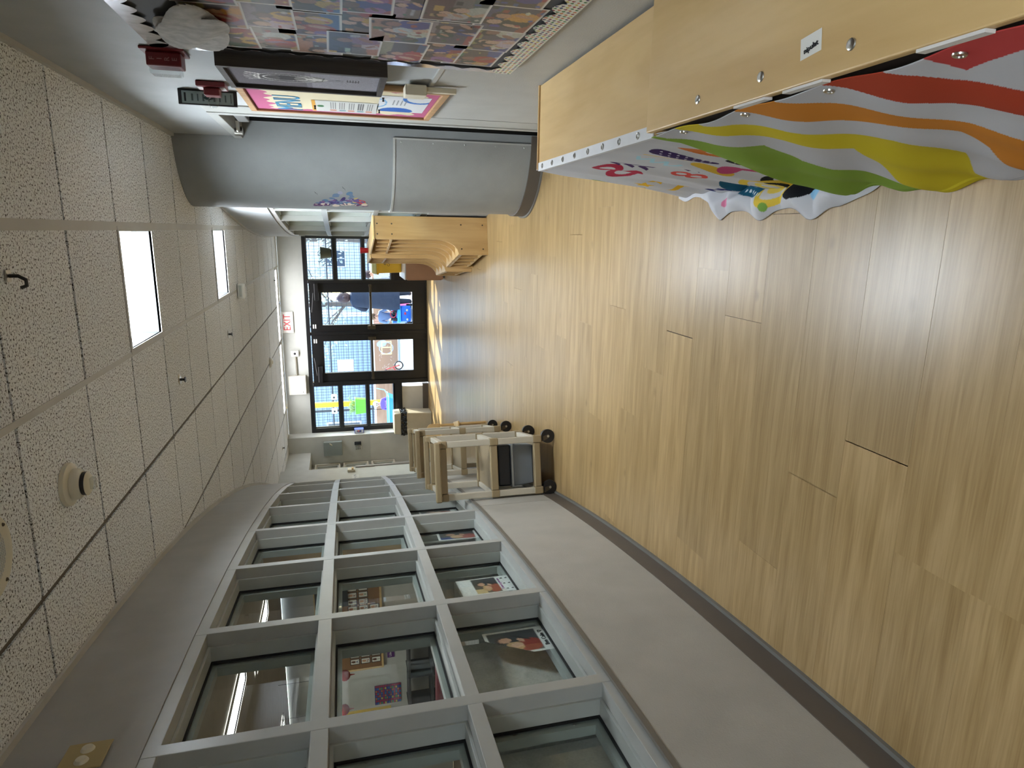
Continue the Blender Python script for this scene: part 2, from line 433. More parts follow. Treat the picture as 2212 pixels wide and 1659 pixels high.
# ------------------------------------------------------------------ floor of planks
floor = struct(MB().box(-4.3, 0.9, YREAR, YB, -0.06, -0.006).build('floor', M('floor_base', (60, 48, 34), 0.8)), 'light brown wood-look plank floor')
SEAM = {0: -0.849, 1: -0.60, 2: -0.787, 4: -0.309, 5: -0.136, 6: -0.435, 7: -0.651}
PW, PL = 0.2325, 1.225
pmesh = {}
row = -13
while True:
    ya = 1.11 + row * PW; yb = min(ya + PW, YB)
    if ya >= YB - 0.01: break
    if ya < YREAR: row += 1; continue
    ym = (ya + yb) / 2
    lo = xl(ym) - 0.02 if ym < YL_END else -4.06
    lo = max(lo, -4.06)
    hi = XR if ym < 4.9 else (0.62 if ym < 5.8 else min(0.5, xr(ym) + 0.02))
    x = SEAM.get(row, -0.31 + ((row * 0.437) % 1.0) * PL)
    while x > lo: x -= PL
    while x < hi:
        a, b = max(x, lo), min(x + PL, hi)
        if b - a > 0.02:
            L = round(b - a, 2); W = round(yb - ya, 3)
            if (L, W) not in pmesh:
                me = MB().box(-(L) / 2 + 0.0011, L / 2 - 0.0011, -W / 2 + 0.0002, W / 2 - 0.0002, -0.005, 0).mesh('plank'); me.materials.append(FLOOR); pmesh[(L, W)] = me
            o = bpy.data.objects.new('plank', pmesh[(L, W)]); COL.objects.link(o); o.parent = floor
            o.location = ((a + b) / 2, ym, 0)
        x += PL
    row += 1

# ------------------------------------------------------------------ ceiling: grid, tiles
GX, GY0, GP = 0.0, 2.87, 0.605
ceil = struct(MB().box(-4.3, 1.3, YREAR, YB + 0.02, CZ + 0.12, CZ + 0.16).build('ceiling', M('ceiling_deck', (120, 116, 108), 0.9)), 'suspended acoustic tile ceiling')
LIGHT_CELLS = {(-1, 1), (-1, 5), (-1, -7)}
def halfplane(poly, px, py, nx, ny):
    out = []
    for i in range(len(poly)):
        a, b = poly[i], poly[(i + 1) % len(poly)]
        da = (a[0] - px) * nx + (a[1] - py) * ny; db = (b[0] - px) * nx + (b[1] - py) * ny
        if da >= 0: out.append(a)
        if (da < 0) != (db < 0):
            t = da / (da - db); out.append((a[0] + (b[0] - a[0]) * t, a[1] + (b[1] - a[1]) * t))
    return out
tile_shared = {}
for ix in range(-7, 2):
    for iy in range(-9, 15):
        x0, x1 = GX + ix * GP + 0.011, GX + (ix + 1) * GP - 0.011
        y0, y1 = GY0 + iy * GP + 0.008, GY0 + (iy + 1) * GP - 0.008
        y1 = min(y1, YB - 0.005); y0 = max(y0, YREAR)
        if y1 - y0 < 0.03 or (ix, iy) in LIGHT_CELLS: continue
        if iy == 13 and ix in (-2, -3, -4, -5): y1 = min(y1, 10.93)
        full = [(x0, y0), (x1, y0), (x1, y1), (x0, y1)]
        poly = full; ym = (y0 + y1) / 2
        if ym < YL_END + 0.2: poly = halfplane(poly, xl(ym), ym, 1, -dxl(ym))
        else: poly = halfplane(poly, -4.05, ym, 1, 0)
        if ym < 4.9: poly = halfplane(poly, XR, ym, -1, 0)
        elif ym < 5.7: poly = halfplane(poly, 0.62, ym, -1, 0)
        else: poly = halfplane(poly, xr(ym), ym, -1, dxr(ym))
        if len(poly) < 3: continue
        ar = abs(sum(poly[i][0] * poly[(i + 1) % len(poly)][1] - poly[(i + 1) % len(poly)][0] * poly[i][1] for i in range(len(poly)))) / 2
        if ar < 0.004: continue
        cx, cy = sum(p[0] for p in poly) / len(poly), sum(p[1] for p in poly) / len(poly)
        key = (round(x1 - x0, 4), round(y1 - y0, 4)) if poly == full else None
        if key and key in tile_shared: me = tile_shared[key]
        else:
            mb = MB().prism([(p[0] - cx, p[1] - cy) for p in poly], 'Z', 0.0, 0.018); me = mb.mesh('ceiling_tile'); me.materials.append(TILE)
            if key: tile_shared[key] = me
        o = bpy.data.objects.new('ceiling_tile', me); COL.objects.link(o); o.parent = ceil; o.location = (cx, cy, CZ + random.uniform(0, 0.0025))
for ix in range(-6, 1):                      # main tees run along the hall
    x = GX + ix * GP
    y0 = YREAR; y1 = YB
    ylim = math.sqrt(max(0, (-x - 1.40)) / 0.026) if x < -1.40 else None
    if ylim is not None: y0 = min(ylim, YL_END) if x > -3.57 else 9.9
    w = 0.019 if ix == 0 else 0.0115
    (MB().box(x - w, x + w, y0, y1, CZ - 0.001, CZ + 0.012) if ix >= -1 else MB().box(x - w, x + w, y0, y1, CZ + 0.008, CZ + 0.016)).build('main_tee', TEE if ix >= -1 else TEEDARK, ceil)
for iy in range(-8, 15):                     # cross tees
    y = GY0 + iy * GP
    if y > YB: break
    lo = xl(y) if y < YL_END else -4.05
    hi = XR if y < 4.9 else (0.62 if y < 5.7 else xr(y))
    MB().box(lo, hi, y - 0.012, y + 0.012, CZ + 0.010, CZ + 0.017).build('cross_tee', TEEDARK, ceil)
MB().box(XR - 0.018, XR, YREAR, 4.76, CZ - 0.018, CZ + 0.002).build('wall_angle', TEE, ceil)
MB().ribbon(plan(xl, dxl, 1, YREAR, YL_END, 0.03), plan(xl, dxl, 1, YREAR, YL_END, 0.0), CZ - 0.012, CZ).build('wall_angle', TEE, ceil)
MB().ribbon(plan(xr, dxr, -1, 5.75, YB, 0.03), plan(xr, dxr, -1, 5.75, YB, 0.0), CZ - 0.012, CZ).build('wall_angle', TEE, ceil)

def troffer(name, label, x0, x1, y0, y1, z, depth=0.10, mat=None, group='recessed ceiling light fixtures', em=None):
    t = thing(name, label, 'ceiling light', ((x0 + x1) / 2, (y0 + y1) / 2, z), 0, group)
    w, l = x1 - x0, y1 - y0
    f = MB()
    for a, b, c, d in ((-w / 2, w / 2, -l / 2, -l / 2 + 0.025), (-w / 2, w / 2, l / 2 - 0.025, l / 2), (-w / 2, -w / 2 + 0.025, -l / 2 + 0.025, l / 2 - 0.025), (w / 2 - 0.025, w / 2, -l / 2 + 0.025, l / 2 - 0.025)):
        f.box(a, b, c, d, -0.003, 0.012)
    f.build('frame', TEE, t)
    h = MB(); i = 0.025
    h.box(-w / 2 + i - 0.006, -w / 2 + i, -l / 2 + i, l / 2 - i, 0.0, depth); h.box(w / 2 - i, w / 2 - i + 0.006, -l / 2 + i, l / 2 - i, 0.0, depth)
    h.box(-w / 2 + i, w / 2 - i, -l / 2 + i - 0.006, -l / 2 + i, 0.0, depth); h.box(-w / 2 + i, w / 2 - i, l / 2 - i, l / 2 - i + 0.006, 0.0, depth)
    h.build('housing', LIGHTBOX, t)
    MB().box(-w / 2 + i, w / 2 - i, -l / 2 + i, l / 2 - i, depth, depth + 0.004).build('light_panel', em or LIGHT, t)
    return t
def cell(ix, iy): return (GX + ix * GP, GX + (ix + 1) * GP, GY0 + iy * GP, GY0 + (iy + 1) * GP)
troffer('ceiling_light', 'square lit ceiling light nearest the camera, largest in view', *cell(-1, 1), CZ)
troffer('ceiling_light', 'second square lit ceiling light, beside the curved pillar top', *cell(-1, 5), CZ)
troffer('ceiling_light', 'square ceiling light above the near end of the hall, behind the camera', *cell(-1, -7), CZ)
troffer('ceiling_light', 'long lit ceiling light above the exit sign by the back wall', -1.80, -0.62, 10.95, 11.24, CZ, 0.002, em=LIGHT2)
troffer('ceiling_light', 'long lit ceiling light above the wall box beside the exit sign', -3.00, -1.83, 10.95, 11.24, CZ, 0.002, em=LIGHT2)

# ------------------------------------------------------------------ bowed window walls
NW = [0]; NT = [0]
def trim_name(): NT[0] += 1; return 'trim_%d' % NT[0]
ROWS = ((0.66, 1.074), (1.123, 1.554), (1.607, 2.03))
DEEP = 0.165
def place(fn, dfn, side, ya, yb):
    """midpoint, rotation and chord length between two mullion positions"""
    A = Vector((fn(ya), ya, 0)); B = Vector((fn(yb), yb, 0)); t = (B - A)
    L = t.length; t.normalize(); lx = -t if side > 0 else t
    return (A + B) / 2, math.atan2(lx.y, lx.x), L
WIN = {}
def window_wall(fn, dfn, side, ys, key):
    for k, y in enumerate(ys):               # mullions
        d = dfn(y); t = Vector((d, 1, 0)).normalized(); lx = -t if side > 0 else t
        struct(MB().box(-0.025, 0.025, -DEEP, 0.0, 0.60, 2.075).build(trim_name(), TRIM, bevel=0.002, loc=(fn(y), y, 0), rot=(0, 0, math.atan2(lx.y, lx.x))), 'grey painted window mullion')
    for k in range(len(ys) - 1):
        mid, rz, L = place(fn, dfn, side, ys[k], ys[k + 1])
        for z0, z1 in ((0.60, 0.66), (1.074, 1.123), (1.554, 1.607), (2.03, 2.075)):
            struct(MB().box(-L / 2 + 0.024, L / 2 - 0.024, -DEEP, -0.0005, z0, z1).build(trim_name(), TRIM, bevel=0.002, loc=mid, rot=(0, 0, rz)), 'grey painted window rail')
        for r, (z0, z1) in enumerate(ROWS):
            NW[0] += 1
            w = L - 0.05; h = z1 - z0
            e = sempty('window_%d' % NW[0], (mid.x, mid.y, z0), rz, 'interior window in a deep grey painted frame')
            MB().frame(w, h, 0.011, -0.112, -0.054).build('stop_frame', STOP, e, bevel=0.0015)
            MB().frame(w, h, 0.018, -0.119, -0.1125).build('gasket', GASKET, e)
            MB().box(-w / 2 + 0.004, w / 2 - 0.004, -0.125, -0.1195, 0.004, h - 0.004).build('pane', GLASS, e)
            fr = MB().frame(w, h, 0.034, -0.164, -0.128).build('inner_frame', STOP, e)
            if side > 0 and k < 5:
                for sx in (-1, 1):
                    for sz in (0.25, 0.75):
                        MB().lathe([(0.0, 0.0025), (0.005, 0.0015), (0.006, 0)], 8, (sx * (w / 2 - 0.015), -0.128, h * sz), 'Y').build('screw', CHROME, fr)
            WIN[(key, k, r)] = e
YM = [-1.11, -0.38, 0.35, 1.08, 1.81, 2.535, 3.26, 3.99, 4.72, 5.45, 6.18, 6.91, 7.64, 8.37]
window_wall(xl, dxl, 1, YM, 'L')
wl = sempty('wall_left', label='bowed window wall on the left with grey soffit and pebbled lower panels')
MB().ribbon(plan(xl, dxl, 1, YREAR, YL_END, 0.004), plan(xl, dxl, 1, YREAR, YL_END, -DEEP), 2.075, CZ).build('soffit', TAUPE, wl)
MB().ribbon(plan(xl, dxl, 1, 8.38, YL_END, 0.0, 8), plan(xl, dxl, 1, 8.38, YL_END, -DEEP, 8), 0, 2.075).build('end_pier', TAUPE, wl)
MB().ribbon(plan(xl, dxl, 1, YREAR, -1.12, 0.0, 8), plan(xl, dxl, 1, YREAR, -1.12, -DEEP, 8), 0, 2.075).build('end_pier', TAUPE, wl)
MB().ribbon(plan(xl, dxl, 1, YREAR, YL_END, 0.004), plan(xl, dxl, 1, YREAR, YL_END, -DEEP), 0.0, 0.60).build('low_wall', TAUPE, wl)
for a, b in ((YREAR, 1.6 - 2.4), (-0.797, 1.62), (1.62, 4.03), (4.036, 6.45), (6.456, YL_END)):
    MB().ribbon(plan(xl, dxl, 1, a, b, 0.012, 24), plan(xl, dxl, 1, a, b, 0.004, 24), 0.105, 0.612).build('wainscot_panel', TAUPE_FRP, wl)
MB().ribbon(plan(xl, dxl, 1, YREAR, YL_END, 0.017), plan(xl, dxl, 1, YREAR, YL_END, 0.004), 0.612, 0.630).build('panel_cap', M('panel_cap_shadow_taupe', (112, 106, 97), 0.45), wl)  # cap painted darker taupe to put in a shadow line under the windows
bl = sempty('baseboard_left', label='dark brown rubber base along the bowed wall')
MB().ribbon(plan(xl, dxl, 1, YREAR, YL_END, 0.015), plan(xl, dxl, 1, YREAR, YL_END, 0.004), 0.0, 0.104).build('cove_base', BASE, bl)
MB().ribbon(plan(xl, dxl, 1, YREAR, YL_END, 0.030), plan(xl, dxl, 1, YREAR, YL_END, 0.015), 0.0, 0.014).build('cove_toe', M('baseboard_toe', (108, 106, 100), 0.45), bl)

# right bowed wall behind the pillar
YMR = [5.95, 6.64, 7.33, 8.38, 9.43, 10.48, 11.50]
window_wall(xr, dxr, -1, YMR, 'R')
wr2 = sempty('wall_right_far', label='bowed window wall behind the rounded pillar')
MB().ribbon(plan(xr, dxr, -1, 5.8, YB, 0.012), plan(xr, dxr, -1, 5.8, YB, -DEEP), 2.075, CZ).build('soffit', WALL, wr2)
MB().ribbon(plan(xr, dxr, -1, 5.8, YB, 0.004), plan(xr, dxr, -1, 5.8, YB, -DEEP), 0.0, 0.60).build('low_wall', WALL, wr2)
MB().ribbon(plan(xr, dxr, -1, 5.8, 5.94, 0.0, 4), plan(xr, dxr, -1, 5.8, 5.94, -DEEP, 4), 0.0, 2.075).build('end_pier', WALL, wr2)
rr2 = struct(MB().box(1.6, 1.7, 5.9, YB, 0, CZ).build('wall_side_room', M('side_room_paint', (150, 150, 142), 0.7)))
struct(MB().box(0.3, 1.7, 5.85, YB, -0.06, -0.01).build('floor_side_room', M('side_room_floor', (120, 110, 96), 0.6)))
struct(MB().box(0.3, 1.7, 5.85, YB, CZ + 0.02, CZ + 0.06).build('ceiling_side_room', M('side_room_ceiling', (150, 146, 138), 0.8)))

# rounded pillar
PC, PR = (0.665, 5.27), 0.52
def arc(r, a0, a1, n=36): return [(PC[0] + r * cos(a0 + (a1 - a0) * i / n), PC[1] + r * sin(a0 + (a1 - a0) * i / n)) for i in range(n + 1)]
A0, A1 = 1.5 * pi, 0.5 * pi
pil = sempty('wall_pillar', label='rounded grey end wall with a riveted lower panel')
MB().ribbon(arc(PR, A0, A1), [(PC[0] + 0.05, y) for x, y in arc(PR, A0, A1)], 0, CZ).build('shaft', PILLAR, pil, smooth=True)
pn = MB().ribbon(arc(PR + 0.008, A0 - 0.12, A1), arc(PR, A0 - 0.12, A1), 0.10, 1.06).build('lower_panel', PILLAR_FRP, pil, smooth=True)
MB().ribbon(arc(PR + 0.013, A0 - 0.10, A1), arc(PR, A0 - 0.10, A1), 1.06, 1.075).build('panel_cap', TRIM, pil, smooth=True)
MB().ribbon(arc(PR + 0.013, A0 - 0.12, A0 - 0.10, 3), arc(PR, A0 - 0.12, A0 - 0.10, 3), 0.10, 1.075).build('panel_edge', TRIM, pil)
for z in (1.02, 0.80, 0.58, 0.36, 0.15):
    a = A0 - 0.15; MB().ball((PC[0] + (PR + 0.008) * cos(a), PC[1] + (PR + 0.008) * sin(a), z), 0.006, 8).build('rivet', STOP, pn)
MB().ribbon(arc(PR + 0.022, A0, A1), arc(PR, A0, A1), 0.0, 0.10).build('cove_base', BASE, pil, smooth=True)
MB().ribbon(arc(PR + 0.036, A0, A1), arc(PR + 0.02, A0, A1), 0.0, 0.012).build('cove_toe', MATS['baseboard_toe'], pil, smooth=True)

# right wall with a doorway next to the pillar
DY0, DY1, DH = 3.84, 4.755, 2.03
wr = sempty('wall_right', label='light grey right wall with a pebbled lower half')
MB().box(XR, XR + 0.14, YREAR, DY0, 0, CZ).build('wall_face', WALL, wr)
MB().box(XR, XR + 0.14, DY0, DY1 + 0.1, DH + 0.05, CZ).build('wall_over_door', WALL, wr)
MB().box(XR - 0.004, XR, YREAR, DY0 - 0.24, 0.10, 1.066).build('pebbled_panel', FRP, wr)
MB().box(XR - 0.010, XR, YREAR, DY0 - 0.24, 1.066, 1.082).build('panel_cap', TRIM, wr)
struct(MB().box(XR - 0.014, XR, YREAR, DY0 - 0.25, 0, 0.10).build('baseboard_right', BASE), 'dark rubber base of the right wall')
d1 = sempty('door_1', label='dark door in a grey frame beside the rounded pillar')
MB().box(XR + 0.095, XR + 0.14, DY0 + 0.02, DY1 - 0.02, 0.01, DH).build('door_leaf', M('dark_door', (12, 11, 10), 0.9, spec=0.05), d1)
fr = MB(); fr.box(XR - 0.012, XR + 0.15, DY0 - 0.05, DY0, 0, DH + 0.05); fr.box(XR + 0.03, XR + 0.15, DY1, DY1 + 0.05, 0, DH + 0.05); fr.box(XR - 0.012, XR + 0.15, DY0, DY1, DH, DH + 0.05)
fr.build('door_frame', TRIM, d1, bevel=0.003)
MB().box(XR - 0.006, XR, DY0 - 0.245, DY0 - 0.05, 0, DH + 0.05).build('side_casing', TRIM, d1)
cl = MB().box(XR + 0.02, XR + 0.094, 4.02, 4.28, 1.93, 1.99).build('door_closer', M('closer_grey', (120, 120, 118), 0.4), d1, bevel=0.006)
MB().tube([(XR + 0.03, 4.25, 1.995), (XR - 0.02, 4.40, 2.01), (XR + 0.03, 4.62, 2.02)], 0.011, 8).build('closer_arm', CHROME, cl)
MB().cyl((XR - 0.02, 4.40, 1.985), (XR - 0.02, 4.40, 2.03), 0.022).build('arm_joint', CHROME, cl)

struct(MB().box(-1.7, 0.75, YREAR - 0.1, YREAR, 0, CZ).build('wall_bounce', WALL), 'unseen wall added across the near end of the hall to bounce light')  # added out of view to bounce light; the hall itself runs on

# ------------------------------------------------------------------ far end: left return, alcove
wf = sempty('wall_left_far', label='white wall with a pull station beyond the window wall')
MB().box(-3.75, -3.57, YL_END, 9.84, 0, CZ).build('wall_face', WHITEWALL, wf)
MB().box(-3.5695, -3.566, 9.14, 9.835, 0.1, 1.07).build('lower_panel', WHITEWALL, wf)
MB().box(-3.57, -3.555, 9.79, 9.85, 0.0, 1.36).build('corner_guard', M('corner_guard', (120, 112, 104), 0.4), wf)
bk = struct(MB().box(-4.06, -3.79, 9.84, 11.3, 2.085, CZ).build('wall_bulkhead', WHITEWALL), 'white bulkhead box under the ceiling in the far left corner')
al = sempty('wall_alcove', label='cream framed side windows in the far left alcove')
MB().box(-4.2, -4.06, 9.84, 11.3, 0, 2.085).build('alcove_face', WHITEWALL, al)
for z0, z1 in ((0.66, 1.07), (1.12, 1.55), (1.60, 2.03)):
    for y0 in (9.92, 10.62):
        NW[0] += 1
        e = sempty('window_%d' % NW[0], (-4.06, y0 + 0.33, z0), -pi / 2, 'cream framed window in the far alcove')
        MB().frame(0.64, z1 - z0, 0.03, 0.0, 0.06).build('window_frame', M('cream_trim', (196, 192, 178), 0.4), e)
        MB().frame(0.58, z1 - z0 - 0.06, 0.02, 0.0, 0.03, 0, 0.03).build('stop_frame', STOP, e)
        MB().box(-0.3, 0.3, 0.004, 0.01, 0.03, z1 - z0 - 0.03).build('pane', M('frosted_pane', (150, 150, 138), 0.3), e)
wb = sempty('wall_back', label='white wall around the black glazed doors')
MB().box(-3.52, 0.05, YB, YB + 0.15, 2.062, CZ).build('wall_over_doors', WHITEWALL, wb)
MB().box(-4.2, -3.51, 11.3, YB + 0.15, 0, CZ).build('wall_return', WHITEWALL, wb)
MB().box(-4.06, -3.52, 11.296, 11.30, 0.10, 1.07).build('lower_panel', M('lower_cream_panel', (196, 194, 186), 0.5), wb)
MB().box(-0.14, 0.3, YB, YB + 0.15, 0, 2.062).build('wall_pier', WHITEWALL, wb)
MB().box(-3.515, -3.507, 11.31, YB, 0, 1.07).build('return_panel', M('lower_cream_panel', (196, 194, 186)), wb)

# black storefront with double doors
YF0, YF1 = YB - 0.02, YB + 0.10
def member(x0, x1, z0, z1, y0=YF0, y1=YF1, lab='black aluminium storefront member'):
    return struct(MB().box(x0, x1, y0, y1, z0, z1).build(trim_name(), BLACKAL, bevel=0.003), lab)
member(-3.51, -0.12, 2.0, 2.062)
member(-3.51, -3.43, 0.0, 2.0); member(-2.67, -2.60, 0.0, 2.0); member(-0.89, -0.835, 0.0, 2.0); member(-0.14, -0.09, 0.0, 2.0)
member(-1.775, -1.725, 0.0, 2.0, YB + 0.0, YB + 0.08, 'black centre mullion between the two glazed doors')
for x0, x1 in ((-3.43, -2.67), (-0.835, -0.14)):
    for z0, z1 in ((1.515, 1.578), (1.05, 1.105), (0.47 if x0 < -3 else 0.55, 0.62)): member(x0, x1, z0, z1)
    for z0, z1 in ((0.62, 1.05), (1.105, 1.515), (1.578, 2.0)):
        NW[0] += 1
        e = sempty('window_%d' % NW[0], ((x0 + x1) / 2, YB + 0.04, z0), 0, 'sidelight pane beside the glazed doors')
        w, h = x1 - x0, z1 - z0
        MB().frame(w, h, 0.012, -0.02, 0.02).build('glazing_bead', BLACKAL, e)
        MB().box(-w / 2, w / 2, -0.003, 0.003, 0, h).build('pane', GLASS, e)
struct(MB().box(-3.43, -2.74, YB + 0.0, YB + 0.1, 0.10, 0.47).build('wall_under_window', M('lower_cream_panel', (196, 194, 186))), 'cream panel under the left sidelight')
struct(MB().box(-3.43, -2.70, YB - 0.012, YB + 0.1, 0.0, 0.10).build('baseboard_back', BASE))
struct(MB().box(-0.835, -0.14, YB + 0.0, YB + 0.08, 0.0, 0.55).build('wall_under_sidelight', BLACKAL), 'black panel under the right sidelight')
struct(MB().box(-3.43, -2.67, YB - 0.02, YB + 0.02, 0.60, 0.625).build('window_sill_back', BLACKAL))
def glazed_door(name, x0, x1, gx0, gx1, hinge_left, label):
    e = sempty(name, ((x0 + x1) / 2, YB + 0.01, 0.0), 0, label); c = (x0 + x1) / 2
    a, b, g0, g1 = x0 - c, x1 - c, gx0 - c, gx1 - c
    MB().box(a, g0, 0, 0.045, 0.01, 1.985).build('stile', BLACKAL, e, bevel=0.003); MB().box(g1, b, 0, 0.045, 0.01, 1.985).build('stile', BLACKAL, e, bevel=0.003)
    MB().box(g0, g1, 0, 0.045, 1.79, 1.985).build('top_rail', BLACKAL, e); MB().box(g0, g1, 0, 0.045, 0.01, 0.255).build('bottom_rail', BLACKAL, e)
    MB().box(g0, g1, 0.018, 0.024, 0.255, 1.79).build('pane', GLASS, e)
    s = -1 if hinge_left else 1          # latch side
    lx = b - 0.07 if hinge_left else a + 0.07
    hx = a + 0.04 if hinge_left else b - 0.04
    pb = MB().box(min(lx, hx), max(lx, hx), -0.065, -0.025, 0.955, 0.995).build('push_bar', DKMETAL, e, bevel=0.006)
    MB().box(lx - 0.032, lx + 0.032, -0.06, 0.0, 0.905, 1.035).build('latch_case', DKMETAL, pb, bevel=0.006)
    MB().box(hx - 0.02, hx + 0.02, -0.055, 0.0, 0.95, 1.0).build('end_cap', DKMETAL, pb, bevel=0.004)
    MB().lathe([(0.0, 0.006), (0.012, 0.004), (0.014, 0)], 12, (hx + (0.14 if hinge_left else -0.14), -0.065, 0.975), 'Y').build('key_cylinder', CHROME, pb)
    cx = a + 0.13 if hinge_left else b - 0.16
    ck = MB().box(cx - 0.13, cx + 0.16, -0.06, 0.0, 1.83, 1.90).build('door_closer', BLACKAL, e, bevel=0.008)
    MB().tube([(cx, -0.05, 1.915), (cx + (0.32 if hinge_left else -0.32), -0.10, 1.95)], 0.010, 8).build('closer_arm', BLACKAL, ck)
    sx = b - 0.10 if hinge_left else a + 0.10
    MB().box(sx - 0.035, sx + 0.035, -0.012, 0.0, 1.93, 1.95).build('contact_sensor', WHITE, e, bevel=0.003)
    MB().box(sx - 0.035, sx + 0.035, -0.012, 0.0, 1.895, 1.915).build('contact_sensor', WHITE, e, bevel=0.003)
    return e
dL = glazed_door('door_2', -2.60, -1.777, -2.445, -1.885, True, 'left glazed black door with a taped paper notice')
dR = glazed_door('door_3', -1.723, -0.89, -1.605, -1.05, False, 'right glazed black door')
MB().tube([(-1.64, YB - 0.005, 1.94), (-1.66, YB - 0.03, 2.04), (-1.72, YB - 0.012, 2.07), (-1.78, YB - 0.012, 2.068), (-1.85, YB - 0.03, 2.03), (-1.87, YB - 0.005, 1.94)], 0.005, 6).build('sensor_cable', WHITE, dR)
struct(MB().box(-2.6, -0.89, YB - 0.03, YB + 0.09, 0.0, 0.012).build('door_threshold', DKMETAL))
# ------------------------------------------------------------------ classroom behind the left windows
YC = 9.0
cin = plan(xl, dxl, 1, YREAR, YC, -DEEP - 0.002, 30)
CPAINT = M('classroom_paint', (186, 184, 174), 0.7)
struct(MB().prism(cin + [(-9.0, YC), (-9.0, YREAR)], 'Z', -0.06, 0.0).build('floor_classroom', M('classroom_floor', (128, 112, 92), 0.5)), 'classroom floor behind the windows')
struct(MB().prism(cin + [(-9.0, YC), (-9.0, YREAR)], 'Z', CZ + 0.03, CZ + 0.07).build('ceiling_classroom', M('classroom_ceiling', (176, 170, 158), 0.9, bump=0.3, bscale=60)), 'classroom ceiling behind the windows')
struct(MB().box(-9.1, -3.62, YC, YC + 0.1, 0, CZ + 0.03).build('wall_classroom_far', CPAINT), 'far classroom wall')
struct(MB().box(-9.1, -9.0, YREAR, YC, 0, CZ + 0.03).build('wall_classroom_side', CPAINT), 'side classroom wall')
struct(MB().box(-9.0, -1.7, YREAR - 0.1, YREAR, 0, CZ + 0.03).build('wall_classroom_rear', CPAINT), 'rear classroom wall')
CL = emit('classroom_lamp', (250, 252, 248), 10.0)
for i, (x, y) in enumerate(((-3.95, 5.15), (-4.35, 6.9), (-6.6, 7.6), (-5.6, 4.2), (-4.2, 2.0), (-6.8, 1.5))):
    nm = ('through the top pane nearest the camera', 'further back along the classroom ceiling', 'by the far classroom wall', 'in the middle of the classroom', 'near the classroom front', 'by the classroom side wall')[i]
    troffer('classroom_light', 'long lit classroom fixture ' + nm, x - 0.15, x + 0.15, y - 0.6, y + 0.6, CZ + 0.010, 0.012, em=CL, group='classroom ceiling lights')
# letter cards on a cork board
cb = thing('cork_board', 'brown cork board with rows of sign-language alphabet cards in the classroom', 'bulletin board', (-5.55, YC - 0.03, 1.05))
MB().box(-0.95, 0.75, -0.01, 0.03, 0.04, 0.93).build('cork', M('cork', (132, 96, 62), 0.9, bump=0.3), cb)
MB().frame(1.74, 0.97, 0.03, -0.02, 0.03, -0.1, 0.02).build('wood_frame', MAPLE, cb)
LC = [M('letter_' + n, c, 0.7) for n, c in (('navy', (30, 40, 110)), ('maroon', (120, 40, 40)), ('green', (50, 100, 50)))]
def card_paint(seed):
    def f(X, Y):
        a = Art(X, Y, (32, 32, 40)); r = random.Random(seed)
        a.rect(0.008, 0.090, 0.008, 0.132, (226, 222, 206))
        s = r.choice([(150, 96, 70), (92, 60, 44), (196, 150, 116)])
        a.ell(0.049, 0.088, 0.020, 0.026, s); a.ell(0.036 + r.random() * 0.02, 0.112, 0.006, 0.02, s); a.ell(0.058, 0.108, 0.006, 0.018, s)
        return a
    return f
rows = ['ABCDEFGHIJKLM', 'NOPQRSTUVWXYZ', '123456789']
for r, s in enumerate(rows):
    for k, ch in enumerate(s):
        x = -6.366 + 0.1115 * k + 5.55; z = 1.494 - 0.157 * r - 1.05
        c = printed('letter_card', 14, 20, 0.098, 0.14, card_paint(r * 20 + k), PAPER, cb, basis('-Y', (x - 0.049, -0.013, z - 0.07)))
        text('letter', ch, 0.06, LC[(k + r) % 3], c, Matrix.Translation((0.049, 0.036, 0.001)))
bk2 = tag(MB().box(-5.38, -4.93, 8.90, 8.95, 1.56, 2.02).build('chalk_panel', M('chalk_black', (34, 34, 36), 0.6)), 'black panel above the right end of the letter cards in the classroom', 'panel')
sg = thing('wall_sign', 'small purple sign reading Library on the classroom wall', 'sign', (-6.3, YC - 0.008, 0.905))
box('board', M('purple_card', (92, 46, 110), 0.6), -0.095, 0.095, -0.004, 0.004, 0, 0.105, sg)
text('lettering', 'Library', 0.052, M('white_ink', (235, 230, 220), 0.7), sg, basis('-Y', (-0.0, -0.005, 0.06)))
def stripes(X, Y):
    a = Art(X, Y, (40, 60, 110)); pal = [(60, 120, 170), (190, 120, 60), (80, 150, 90), (170, 60, 70), (210, 190, 80), (90, 80, 150)]
    for i in range(14):
        for j in range(8):
            a.rect(j * 0.042 + 0.004, j * 0.042 + 0.038, i * 0.028 + 0.004, i * 0.028 + 0.024, pal[(i * 5 + j * 3 + i * j) % 6])
    return a
pc = tag(printed('pocket_chart', 40, 56, 0.34, 0.4, stripes, PAPER, None, basis('-Y', (-7.2, YC - 0.012, 0.82))), 'striped multicoloured chart on the classroom wall', 'wall chart')
yb_ = thing('yellow_board', 'yellow edged white board at the left end of the classroom wall', 'bulletin board', (-7.62, YC - 0.03, 1.0))
box('board', M('white_board_paper', (226, 222, 206), 0.7), -0.35, 0.35, -0.01, 0.03, 0, 0.95, yb_); MB().frame(0.74, 0.99, 0.06, -0.02, 0.03, 0, -0.02).build('frame', M('yellow_border', (214, 180, 40), 0.6), yb_)
LAN = M('red_paper', (150, 44, 44), 0.7)
